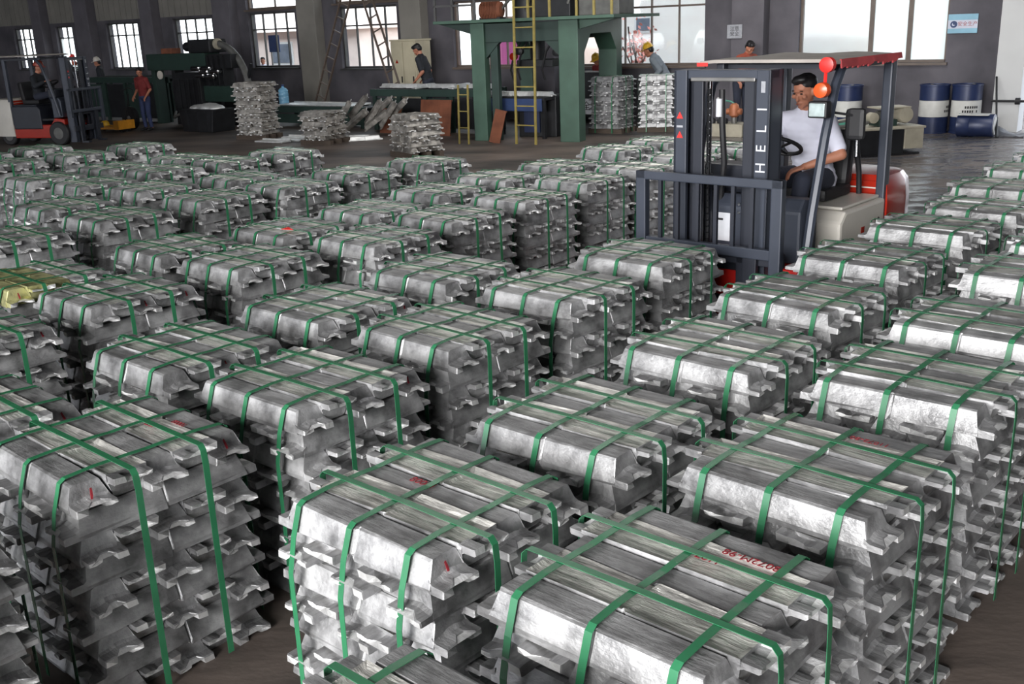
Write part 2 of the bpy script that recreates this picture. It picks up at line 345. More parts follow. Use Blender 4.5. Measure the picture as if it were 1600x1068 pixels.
# white column at the right, the bright doorway beyond it, the walls and roof round the hall
MB().box(-3.98, -3.52, -.10, .40, 0, 7.5).build('trim_31', 'column', loc=wp(0, 0), rot=(0, 0, WTH), kind='structure', bevel=.01)
MB().box(-3.52, 2.0, 0, WT, 3.4, 7.6).box(2.0, 12, 0, WT, 0, 7.6).build('wall_right_end', 'wall', loc=wp(0, 0), rot=(0, 0, WTH), kind='structure')
MB().box(12, 12.3, -40, .3, 0, 7.6).build('wall_right', 'wall', loc=wp(0, 0), rot=(0, 0, WTH), kind='structure')  # unseen wall, put in to darken the right-facing ingot ends
MB().box(-60, 12.3, -46, .3, 7.6, 7.8).build('ceiling', 'ceiling', loc=wp(0, 0), rot=(0, 0, WTH), kind='structure')

# what the windows look out on
MB().box(-70, 30, .4, 60, -.3, -.02).build('ground_outside', 'ground', loc=wp(0, 0), rot=(0, 0, WTH), kind='structure')
def house(label, a, b, y0, h, mat, wins, roof=False):
    t = thing('house', label, 'building', wp(a, -y0), WTH)
    MB().box(0, b - a, 0, 5, 0, h).build('wall', mat, t)
    for (u, v, c, d) in wins:
        f = MB().box(u - a, v - a, -.05, .02, c, d).build('window', 'facade_white', t)
        MB().box(u - a + .08, v - a - .08, -.07, -.05, c + .08, d - .08).build('pane', 'facade_dark', f)
    if roof: MB().prism([(-.4, h), (5.4, h), (2.5, h + 1.2)], -.3, b - a + .3, 'x').build('roof', 'roof_tile', t)
HW = [(-15.65, -15.05, 1.85, 2.35)]
house('cream house with a grey window seen through the wide window behind the hard hats', -16.8, -8.0, 7.5, 6.5, 'facade', HW)
house('cream roller-shutter building seen through the window behind the forklift roof', -7.9, -4.2, 6.5, 6.0, 'facade', [])
house('pink walled low house seen through the window behind the ladders', -22.4, -18.6, 9, 2.5, 'roof_tile', [(-21.2, -20.4, .9, 2.0)], True)
house('pale red low house seen through the left windows', -36, -28.5, 9, 2.3, 'roof_tile', [(-33.5, -32.2, 1.0, 1.9)], True)
t = thing('pink_sheet', 'pink plastic sheet hung outside the window behind the green press', 'sheet', wp(-16.45, -1.2), WTH)
_ps = MB()
for k in range(10): _ps.box(k * .11, k * .11 + .11, (k % 2) * .015, (k % 2) * .015 + .01, .2, 2.0)
_ps.build('cloth', 'pink', t); MB().box(-.05, 1.15, 0, .03, 2.0, 2.04).box(-.05, -.01, 0, .03, 0, 2.0).box(1.11, 1.15, 0, .03, 0, 2.0).build('frame', 'steel', t)
t = thing('notice_board', 'navy notice board on a post outside the window above the water bottle', 'sign', wp(-25.15, -1.5), WTH)
MB().box(-.02, .02, 0, .03, 0, 2.2).build('post', 'steel', t); MB().box(-.05, .42, -.02, .0, 1.7, 2.2).build('panel', 'navy', t)
t = thing('red_shrub', 'red-leaved shrub growing outside the window behind the hard hats', 'shrub', wp(-13.75, -4.2), WTH)
_b = MB()
for k in range(7):
    a_ = random.uniform(-.3, .3); _b.tube([(0, 0, 0), (a_ * .4, random.uniform(-.2, .2), .9), (a_, random.uniform(-.4, .4), random.uniform(1.5, 2.2))], .02, 5)
_b.build('stem', 'timber', t)
_l = MB()
for k in range(170):
    c = Vector((random.gauss(0, .20), random.gauss(0, .2), 1.50 + random.gauss(0, .30))); d1 = Vector((random.uniform(-1, 1), random.uniform(-1, 1), random.uniform(-1, 1))).normalized() * .07; d2 = d1.orthogonal().normalized() * .035
    _l.add([c - d1, c + d2, c + d1, c - d2], [(0, 1, 2, 3)])
_l.build('foliage', 'leaf', t, kind='stuff')

# ------------------------------------------------------------------ ingots
HH, PITCH, LB, LT, WB, WTOP = .0944, .262, .655, .62, .152, .097
def ingot_mesh(seed, mat):
    rnd = random.Random(seed); j = lambda a=.003: rnd.uniform(-a, a)
    bm = bmesh.new(); h = HH - .003
    secs = []                                   # lengthwise sections (x at base, x at top)
    for xb, xt in ((-LB / 2, -LT / 2), (-.007, -.007), (.0, .0), (.007, .007), (LB / 2, LT / 2)):
        n_ = .005 if xb == 0 else 0
        secs.append([bm.verts.new((x_ + j(.002), y_ + j(.0025), z_ + j(.002))) for x_, y_, z_ in
                     ((xb, -WB / 2 + n_, 0), (xb, -WB / 2 + n_, .016), (xt, -WTOP / 2 - .003 + n_, h - .006), (xt, -WTOP / 2 + .006, h), (xt, WTOP / 2 - .006, h), (xt, WTOP / 2 + .003 - n_, h - .006), (xb, WB / 2 - n_, .016), (xb, WB / 2 - n_, 0))])
    for a, b in zip(secs[:-1], secs[1:]):
        for k in range(8): bm.faces.new((a[k], a[(k + 1) % 8], b[(k + 1) % 8], b[k]))
    bm.faces.new(secs[0][::-1]); bm.faces.new(secs[-1])
    # cast face: raised ragged rim round a slightly sunk middle
    bmesh.ops.recalc_face_normals(bm, faces=bm.faces); bm.normal_update()
    cast = [f for f in bm.faces if f.normal.z < -.9]
    r = bmesh.ops.inset_region(bm, faces=cast, thickness=.024, depth=0)
    for f in cast:
        for v in f.verts:
            if v.co.z < .002: v.co.z = .0085 + j(.003)
    for f in r['faces']:
        for v in f.verts:
            if abs(abs(v.co.y) - WB / 2) < .006: v.co.z += j(.0045); v.co.y += j(.004)
    # end lugs: a wavy lip filleted into the body, its middle set back between two blunt prongs
    for f in cast + r['faces']: f.material_index = 1
    for sg in (-1, 1):
        x1 = LB / 2 + .052 + j(.005)
        bot = [(-.075, .0), (-.034, .001), (-.022, .015), (.010, .021), (.028, .013), (.050, .009), (.074, .010)]
        top = [(.072, .027), (.050, .028), (.020, .035), (-.010, .034), (-.030, .029), (-.072, .027)]
        prof = [(y_ + j(.002), z_ + j(.0015)) for y_, z_ in bot + top]; nb = len(bot); n_ = len(prof)
        def ring(x_, dz, k_, back=0):
            return [bm.verts.new((sg * (x_ - (back if -.026 < y_ < .024 else 0)), y_ * k_, z_ + (dz if q >= nb else 0))) for q, (y_, z_) in enumerate(prof)]
        rings = [ring(LB / 2 - .012, .012, .97), ring(LB / 2 + .006, .001, .99), ring(x1 - .005, 0, .99, .020), ring(x1, -.004, .96, .022)]
        for ra, rb in zip(rings[:-1], rings[1:]):
            for k in range(n_): bm.faces.new((ra[k], ra[(k + 1) % n_], rb[(k + 1) % n_], rb[k]))
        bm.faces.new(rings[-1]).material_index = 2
    bmesh.ops.recalc_face_normals(bm, faces=bm.faces)
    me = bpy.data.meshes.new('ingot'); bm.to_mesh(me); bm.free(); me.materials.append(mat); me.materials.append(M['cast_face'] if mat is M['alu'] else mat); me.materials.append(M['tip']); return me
ING = [ingot_mesh(s, M['alu']) for s in range(4)]
ING_DULL = [ingot_mesh(s + 20, M['alu_dull']) for s in range(3)]
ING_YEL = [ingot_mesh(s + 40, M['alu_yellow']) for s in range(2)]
ING_WHITE = [ingot_mesh(s + 60, M['alu_white']) for s in range(2)]

def place_matrix(lx, ly, z, ang, inverted, rnd, jit=1.0):
    e = Euler((math.pi if inverted else 0, 0, 0)).to_matrix().to_4x4()
    tl = Euler((R(rnd.uniform(-.8, .8)) * jit, R(rnd.uniform(-.35, .35)) * jit, ang + R(rnd.uniform(-.7, .7)) * jit)).to_matrix().to_4x4()
    zz = z + (HH - .003 if inverted else 0)
    return Matrix.Translation((lx, ly, zz)) @ tl @ e
def layer_slots(k, ztop, rnd, jit=1.0, n=5):
    """poses of one layer of five ingots: three lying base down, two nested base up; every second layer turned a quarter turn"""
    z = ztop - HH * (k + 1); out = []
    for q in range(n):
        inv = q % 2 == 1; across = (q - (n - 1) / 2) * PITCH / 2 * (1 + rnd.uniform(-.01, .01)); along = rnd.uniform(-.012, .012) * jit
        across += rnd.uniform(-.012, .012) * (jit - 1)
        zz = z + (rnd.uniform(.003, .010) if inv and k == 0 else 0)
        out.append(place_matrix(along, across, zz, rnd.choice((0, math.pi)), inv, rnd, jit) if k % 2 == 0 else place_matrix(across, along, zz, math.pi / 2 + rnd.choice((0, math.pi)), inv, rnd, jit))
    return out
def lower_mesh(k0, k1, ztop, seed, meshes, mat):
    rnd = random.Random(seed); vs, fs = [], []; mi = []
    for k in range(k0, k1):
        for mx in layer_slots(k, ztop, rnd):
            me = rnd.choice(meshes); o = len(vs)
            vs += [mx @ v.co for v in me.vertices]; fs += [tuple(i + o for i in p_.vertices) for p_ in me.polygons]; mi += [p_.material_index for p_ in me.polygons]
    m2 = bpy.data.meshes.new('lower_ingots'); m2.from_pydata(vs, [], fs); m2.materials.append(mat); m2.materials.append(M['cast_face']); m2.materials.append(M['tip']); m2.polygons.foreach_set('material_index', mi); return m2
NL, ZT = 9, .85
LOW = {k: [lower_mesh(k, NL, ZT, 100 + k + s, ING, M['alu']) for s in range(2)] for k in (3, 6)}
def strap_mesh(axis, off, seed, ztop=ZT, zbot=.012):
    rnd = random.Random(seed); wdt = .024; mb = MB(); q = lambda a=.004: rnd.uniform(-a, a)
    if axis == 'n':
        path = [(-.385, zbot), (-.384 + q(), ztop * .4), (-.380, ztop - .22), (-.356, ztop - HH - .01), (-.324, ztop - .008), (-.305, ztop + .005)]
        path += [(-.20, ztop + .011), (-.06, ztop + .011), (0, ztop + .008), (.06, ztop + .011), (.20, ztop + .011)] + [(-a, b) for a, b in path[::-1]]
    else:
        path = [(-.396, zbot), (-.396 + q(), ztop * .4), (-.396, ztop - .06), (-.392, ztop - .004), (-.375, ztop + .013), (0, ztop + .016), (.375, ztop + .013), (.392, ztop - .004), (.396, ztop - .06), (.396 + q(), ztop * .4), (.396, zbot)]
    n = len(path); vs = []
    for i, (a, z) in enumerate(path):
        a0, z0 = path[max(0, i - 1)]; a1, z1 = path[min(n - 1, i + 1)]; dx, dz = a1 - a0, z1 - z0; l = math.hypot(dx, dz) or 1; nx_, nz_ = -dz / l * .0018, dx / l * .0018
        o = off + q(.002)
        for sd, th in ((-1, 0), (1, 0), (1, 1), (-1, 1)):
            u = o + sd * wdt / 2; aa, zz = a + nx_ * th, z + nz_ * th
            vs.append((u, aa, zz) if axis == 'n' else (aa, u, zz))
    fs = [(i * 4 + k, i * 4 + (k + 1) % 4, i * 4 + 4 + (k + 1) % 4, i * 4 + 4 + k) for i in range(n - 1) for k in range(4)] + [(0, 1, 2, 3), (n * 4 - 1, n * 4 - 2, n * 4 - 3, n * 4 - 4)]
    return mb.add(vs, fs).mesh('strap', M['strap'])
STRAPS = [[strap_mesh('n', -.255 + dx, s) for s in range(1)] + [strap_mesh('n', -.015 + dx * .5, s + 10), strap_mesh('n', .232 - dx * .4, s + 20), strap_mesh('e', -.128 + dx * .3, s + 30), strap_mesh('e', .13 - dx * .3, s + 40)] for s, dx in enumerate((0, .014, -.012))]
TICK = MB().prism([(-.004, .022), (.003, .024), (.006, -.004), (.002, -.026), (-.003, -.020)], 0, .0015, 'x').mesh('red_mark', M['red_paint'])

ORD = ['', 'first', 'second', 'third', 'fourth', 'fifth', 'sixth', 'seventh', 'eighth', 'ninth', 'tenth', 'eleventh', 'twelfth']
def ingot_stack(e, n, label, seed, full=3, rot=0.0, marks=False, text_=None, yellow=False, group='strapped aluminium ingot stacks'):
    rnd = random.Random(seed)
    # e, n: front-left corner of the top of the stack
    c = gp(e + .31, n + .315)
    t = thing('ingot_stack', label, 'ingot stack', c, TH + R(rot), group)
    for k in range(min(full, NL)):
        for q, mx in enumerate(layer_slots(k, ZT, rnd)):
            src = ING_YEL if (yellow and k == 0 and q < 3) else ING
            o = put('ingot', rnd.choice(src), t); o.matrix_local = mx
    if full < NL: put('lower_ingots', LOW[3 if full == 3 else 6][rnd.randint(0, 1)], t, kind='stuff')
    for me in STRAPS[rnd.randint(0, 2)]: put('strap', me, t)
    if marks:
        for y_ in marks:
            o = put('red_mark', TICK, t, (LT / 2 + .017, y_, ZT - .045), (R(rnd.uniform(-12, 12)), R(-10), 0))
    for body, y_, sz, xo in (text_ or []):
        text('red_writing', body, sz, 'red_paint', t, (xo, y_, ZT + (.0115 if .05 < abs(y_) < .208 else .003)), (0, 0, math.pi), .0006)
    return t
ROWS = [  # name of the row, list of (e, n, full layers)
    ('first row from the right', [(-1.63, .77, 9), (-1.62, 1.72, 9), (-1.64, 2.66, 9), (-1.68, 3.70, 9), (-1.74, 4.62, 6), (-1.80, 5.76, 3), (-1.81, 6.64, 3)]),
    ('second row from the right', [(-2.50, 1.71, 9), (-2.50, 2.57, 9), (-2.56, 3.60, 6), (-2.66, 4.62, 6), (-2.73, 5.66, 3), (-2.74, 6.76, 3), (-2.68, 7.62, 3), (-2.86, 8.66, 3), (-2.92, 9.72, 3), (-2.95, 10.7, 3)]),
    ('third row from the right', [(-3.60, .36, 9), (-3.80, 1.32, 9), (-3.75, 2.20, 9), (-3.81, 3.11, 9), (-3.83, 4.05, 9), (-3.91, 5.00, 9)]),
    ('fourth row from the right', [(-4.60, 1.09, 9), (-4.62, 2.13, 6), (-4.68, 3.04, 6), (-4.72, 3.98, 3)]),
    ('fifth row from the right', [(-5.86, 1.58, 6), (-5.98, 2.50, 6), (-6.05, 3.50, 6), (-5.87, 4.45, 6), (-6.00, 5.36, 6), (-6.09, 6.31, 6), (-6.25, 7.36, 6), (-6.21, 8.25, 3), (-6.22, 9.2, 3), (-6.24, 10.15, 3)]),
    ('sixth row from the right', [(-6.83, 2.42, 6), (-6.87, 3.45, 3), (-6.70, 4.32, 3), (-6.80, 5.23, 3), (-7.0, 6.22, 3), (-7.06, 7.12, 3), (-7.06, 8.06, 3), (-7.30, 9.42, 3), (-7.28, 10.3, 3)]),
    ('seventh row from the right', [(-8.40, 2.92, 6), (-8.55, 3.88, 6), (-8.67, 4.90, 6), (-8.60, 5.74, 6), (-8.74, 6.66, 6), (-8.62, 7.62, 3)]),
    ('eighth row from the right', [(-9.55, 3.90, 3), (-9.78, 4.94, 3), (-9.56, 5.82, 3)]),
    ('ninth row from the right', [(-10.70, 4.80, 3), (-10.95, 5.74, 3), (-10.95, 6.60, 3), (-11.02, 7.45, 3)]),
    ('tenth row from the right', [(-11.66, 4.72, 3), (-11.75, 5.60, 3), (-11.74, 6.50, 3)]),
    ('eleventh row from the right', [(-13.60, 5.15, 3), (-13.58, 6.06, 3), (-13.72, 7.0, 3)]),
    ('twelfth row from the right', [(-14.9, 5.3, 3), (-14.93, 6.16, 3)]),
]
SPECIAL = {
    (0, 1): dict(label='ingot stack with a dark red code number on top, nearest the bottom right corner', text_=[('18072M-98', .192, .042, .15), ('1107-2', .128, .038, .03)]),
    (0, 0): dict(label='ingot stack cut off by the bottom edge, only its top corner in view'),
    (0, 2): dict(label='ingot stack with faint red writing, behind the red coded one', text_=[('11072-80', .205, .036, .08)]),
    (1, 0): dict(label='ingot stack with red digits on its middle ingot and a tick on its end', marks=[-.262], text_=[('10008', .02, .045, -.06), ('71-2107', -.126, .03, -.10)]),
    (2, 0): dict(label='ingot stack cut off by the left edge in the bottom corner'),
    (2, 1): dict(label='tall ingot stack at the lower left with bold red tick on its end', marks=[-.262, .262], text_=[('10008', .215, .036, .10), ('1072', .128, .032, .04)]),
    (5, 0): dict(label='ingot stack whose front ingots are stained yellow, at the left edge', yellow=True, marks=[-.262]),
    (3, 1): dict(marks=[-.262, .0]), (2, 2): dict(marks=[.262]), (3, 0): dict(marks=[.262]), (4, 0): dict(marks=[.262]), (3, 2): dict(marks=[.262]), (4, 1): dict(marks=[.0, .262]),
}
seed = 500
for ri, (rn, lst) in enumerate(ROWS):
    for qi, (e_, n_, fl_) in enumerate(lst):
        seed += 1; kw = dict(SPECIAL.get((ri, qi), {}))
        lab = kw.pop('label', None) or 'green-strapped silver ingot stack, %s from the front in the %s' % (ORD[qi + 1], rn)
        ingot_stack(e_, n_, lab, seed, fl_, random.Random(seed).uniform(-2.0, 1.0), **kw)
t = thing('red_tag', 'small red cloth tag lying on the straps of a stack in the sixth row', 'tag', gp(-6.70 + .42, 4.32 + .14, ZT + .016), TH)
MB().add([(0, 0, 0), (.07, -.01, .006), (.10, .03, .0), (.03, .045, .008), (0, 0, .004), (.07, -.01, .010), (.10, .03, .004), (.03, .045, .012)], [(3, 2, 1, 0), (4, 5, 6, 7), (0, 1, 5, 4), (1, 2, 6, 5), (2, 3, 7, 6), (3, 0, 4, 7)]).build('cloth', 'red_bright', t)
MB().box(-.06, .0, .0, .006, .0, .003).build('string', 'label', t)

def loose_pile(label, loc, rz, layers, seed, ztop_extra=0, n=5, meshes=None, jit=3.0, straps=False):
    rnd = random.Random(seed); t = thing('ingot_pile', label, 'ingot pile', loc, rz, 'ingot piles by the machines')
    base = .10
    for y_ in (-.28, 0, .28): MB().box(-.40, .40, y_ - .05, y_ + .05, .0, base - .002).build('bearer', 'timber', t)
    zt = base + HH * layers
    for k in range(layers):
        for mx in layer_slots(k, zt, rnd, jit, n):
            o = put('ingot', rnd.choice(meshes or ING_DULL), t); o.matrix_local = mx
    if straps:
        for s, (ax, of) in enumerate((('n', -.2), ('n', .2), ('e', -.13), ('e', .13))): put('strap', strap_mesh(ax, of, s, zt), t)
    return t

# ------------------------------------------------------------------ people
_ico = None
def ico():
    global _ico
    if _ico is None:
        bm = bmesh.new(); bmesh.ops.create_icosphere(bm, subdivisions=2, radius=1); _ico = ([v.co.copy() for v in bm.verts], [tuple(v.index for v in f.verts) for f in bm.faces]); bm.free()
    return _ico
def blob(name, balls, voxel, mat, parent, smooth=3, seal=None, **k):
    """one continuous skin over a chain of tapered limbs: balls = [(centre, (rx, ry, rz), rotation or None)]"""
    iv, jf = ico(); mb = MB()
    for c, r_, rm in balls:
        vs = []
        for v in iv:
            p = Vector((v.x * r_[0], v.y * r_[1], v.z * r_[2]))
            if rm is not None: p = rm @ p
            vs.append(p + Vector(c))
        mb.add(vs, jf)
    bm = bmesh.new(); me = bpy.data.meshes.new(name); me.from_pydata(mb.v, [], mb.f)
    o = bpy.data.objects.new(name, me); COL.objects.link(o)
    md = o.modifiers.new('r', 'REMESH'); md.mode = 'VOXEL'; md.voxel_size = voxel; md.use_smooth_shade = True
    ms = o.modifiers.new('s', 'SMOOTH'); ms.factor = .5; ms.iterations = smooth
    bpy.context.view_layer.update(); dg = bpy.context.evaluated_depsgraph_get()
    m2 = bpy.data.meshes.new_from_object(o.evaluated_get(dg)); bpy.data.objects.remove(o); bm.free()
    m2.materials.clear(); m2.materials.append(M[mat]); m2.polygons.foreach_set('use_smooth', [True] * len(m2.polygons))
    return put(name, m2, parent, **k)
def limb(a, ra, b, rb, n=None):
    a, b = Vector(a), Vector(b); L_ = (b - a).length; n = n or max(3, int(L_ / (min(ra, rb) * .55)))
    return [(a.lerp(b, i / n), (ra + (rb - ra) * i / n,) * 3, None) for i in range(n + 1)]
def person(label, loc, rz, J, clothes, voxel=.009, hat=None, group=None, scale=1.0):
    """J: joints in the person's own frame (front = -Y, left = +X)"""
    t = thing('person', label, 'person', loc, rz, group); t.scale = (scale,) * 3
    V = {k: Vector(v) for k, v in J.items() if k not in ('face', 'curl')}
    face = Vector(J.get('face', (0, -1, 0))).normalized(); up = Vector((0, 0, 1)); up = (up - face * up.dot(face)).normalized(); side = face.cross(up) * -1
    HM = Matrix((side, -face, up)).transposed()       # head frame: x = left, y = back, z = up
    hd = V['head']; H = lambda x, y, z: hd + HM @ Vector((x, y, z))
    body = [(H(0, .012, .035), (.076, .094, .082), HM), (H(0, -.004, -.012), (.070, .084, .085), HM), (H(0, -.022, -.072), (.050, .058, .044), HM), (H(0, -.05, -.098), (.026, .024, .02), HM)]
    body += [(H(0, -.092, -.012 - .010 * i), (.009 + .0016 * i, .010 + .002 * i, .010), HM) for i in range(4)]            # nose
    body += [(H(0, -.086, -.072), (.024, .012, .008), HM), (H(0, -.080, .022), (.05, .012, .010), HM)]                    # lips, brow
    body += [(H(sg * .078, .006, -.012), (.008, .020, .030), HM) for sg in (-1, 1)]                                       # ears
    body += [(H(sg * .045, -.068, -.022), (.02, .016, .018), HM) for sg in (-1, 1)]                                       # cheeks
    nk = V['neck']; body += limb(nk, .060, H(0, .018, -.06), .052)
    pel, sl, sr = V['pelvis'], V['shoulder_l'], V['shoulder_r']; ch = (sl + sr) / 2
    ax = (sl - sr).normalized(); tz = (nk - pel).normalized(); ty = tz.cross(ax).normalized(); TM = Matrix((ax, ty, tz)).transposed()
    torso = []
    for i in range(9):
        f = i / 8; p = pel.lerp(ch - tz * .03, f); wx = .155 + (.02 if f > .6 else -.018 * math.sin(f * math.pi)); torso.append((p, (wx, .105 + .012 * math.sin(f * math.pi), .10), TM))
    torso += limb(sl, .062, ch + tz * .02, .075) + limb(sr, .062, ch + tz * .02, .075) + limb(ch, .085, nk, .062)
    body += torso
    arms, legs, hands = [], [], []
    for sd, sg in (('l', 1), ('r', -1)):
        s_, e_, h_ = V['shoulder_' + sd], V['elbow_' + sd], V['hand_' + sd]
        arms.append((s_, e_, h_)); body += limb(s_, .056, e_, .042) + limb(e_, .043, h_, .027)
        d = (h_ - e_).normalized(); pn = Vector(J.get('palm_' + sd, (0, 0, -1))); pn = (pn - d * pn.dot(d)).normalized(); wv = d.cross(pn).normalized() * sg
        body += [(h_ + d * (.012 + .018 * i) + wv * o_, (.0135, .0135, .0135), None) for i in range(5) for o_ in (-.026, -.009, .009, .026)]
        cu = J.get('curl', .7)
        for fi, (o_, ln) in enumerate(((-.031, .066), (-.0105, .080), (.0105, .074), (.031, .056))):
            p = h_ + d * .09 + wv * o_; dr = d.copy(); 
            for sgm in range(3):
                dr = (dr + pn * cu * .62).normalized(); q = p + dr * ln / 2.6; body += limb(p, .0092 - .0008 * sgm, q, .0086 - .0008 * sgm, 3); p = q
        p = h_ + d * .03 - wv * .034; dr = (d * .75 - wv * .55 + pn * .35).normalized()
        for sgm in range(2): q = p + dr * .034; body += limb(p, .0115, q, .0095, 3); p = q; dr = (dr + pn * .5 + wv * .1).normalized()
        hp, k_, f_ = V['hip_' + sd], V['knee_' + sd], V['foot_' + sd]
        legs.append((hp, k_, f_)); body += limb(hp, .085, k_, .056) + limb(k_, .055, f_, .040)
    blob('body', body, voxel, 'skin', t)
    sh = [(c, tuple(x + .014 for x in r_), m_) for c, r_, m_ in torso]
    for s_, e_, h_ in arms:
        if clothes.get('sleeve', 'short') == 'short': sh += limb(s_, .072, s_.lerp(e_, .78), .062)
        else: sh += limb(s_, .071, e_, .056) + limb(e_, .056, e_.lerp(h_, .93), .040)
    blob('shirt', sh, max(voxel, .010), clothes['shirt'], t, 2)
    if clothes.get('collar'):
        rg = [nk + ax * (.066 * math.cos(u)) + ty * (.066 * math.sin(u)) + tz * (-.012 - .018 * max(0, math.sin(u) * -1 if (ty.y > 0) else math.sin(u))) for u in [2 * math.pi * i / 22 for i in range(22)]]
        blob('collar', [(p_, (.017, .017, .020), None) for p_ in rg], .007, clothes['shirt'], t, 2)
    tr = [(pel, (.168, .125, .11), TM)]
    for hp, k_, f_ in legs: tr += limb(hp, .098, k_, .069) + limb(k_, .068, f_ + (k_ - f_).normalized() * .04, .055)
    blob('trousers', tr, max(voxel, .011), clothes['trousers'], t, 2)
    for hp, k_, f_ in legs:
        fw = Vector(J.get('toe', (0, -1, 0))); blob('shoe', limb(f_ + Vector((0, 0, -.03)), .047, f_ + fw * .16 + Vector((0, 0, -.055)), .036), .012, 'black', t, 2)
    # collar, face details, hair or hat
    blob('hair', [(H(0, .024, .052), (.086, .098, .074), HM), (H(0, .052, .0), (.078, .07, .075), HM), (H(0, -.035, .098), (.062, .05, .03), HM), (H(-.02, -.06, .088), (.04, .03, .02), HM)], .009, 'hair', t, 2)
    for sg in (-1, 1):
        blob('eye', [(H(sg * .031, -.0795, .002), (.014, .006, .006), HM)], .0035, 'eye', t, 1)
        blob('eyebrow', [(H(sg * .032, -.0835, .025), (.022, .006, .0045), HM)], .0035, 'hair', t, 1)
    blob('mouth', [(H(0, -.094, -.073), (.021, .005, .0055), HM)], .0035, 'lip', t, 1)
    if hat:
        hm = MB(); prof = [(.128, .052), (.126, .060), (.108, .064), (.106, .095), (.094, .135), (.070, .163), (.035, .178), (.004, .182)]
        for r_, h_ in prof: pass
        hm.lathe(prof, 20); hm.box(-.075, .075, -.165, -.09, .050, .060).box(-.010, .010, -.055, .055, .165, .187)
        me = hm.mesh('hard_hat', M[hat], .004, True); o = put('hard_hat', me, t); o.matrix_local = Matrix.Translation(hd) @ HM.to_4x4() @ Matrix.Translation((0, .012, -.012))
    return t
def standing(lean=0.0, bend=0.0, look=(0, -1, -.2), hands=None):
    b = R(bend); l = R(lean)
    def T(x, y, z):            # bend forward about the hips, lean sideways
        z0 = z - .92; y2 = y * math.cos(b) - z0 * math.sin(b); z2 = y * math.sin(b) + z0 * math.cos(b)
        x2 = x * math.cos(l) + z2 * math.sin(l); z3 = -x * math.sin(l) + z2 * math.cos(l); return (x2, y2, z3 + .92)
    J = dict(pelvis=(0, 0, .93), neck=T(0, .01, 1.45), head=T(0, -.02, 1.60), shoulder_l=T(.17, 0, 1.39), shoulder_r=T(-.17, 0, 1.39),
             hip_l=(.09, 0, .88), hip_r=(-.09, 0, .88), knee_l=(.10, -.03, .48), knee_r=(-.10, -.03, .48), foot_l=(.11, .02, .085), foot_r=(-.11, .02, .085), face=look)
    h = hands or {}
    el = T(.24, .03, 1.12); er = T(-.24, .03, 1.12)
    J['elbow_l'] = h.get('elbow_l', el); J['elbow_r'] = h.get('elbow_r', er)
    J['hand_l'] = h.get('hand_l', (el[0] - .02, el[1] - .17, el[2] - .17)); J['hand_r'] = h.get('hand_r', (er[0] + .02, er[1] - .17, er[2] - .17))
    return J

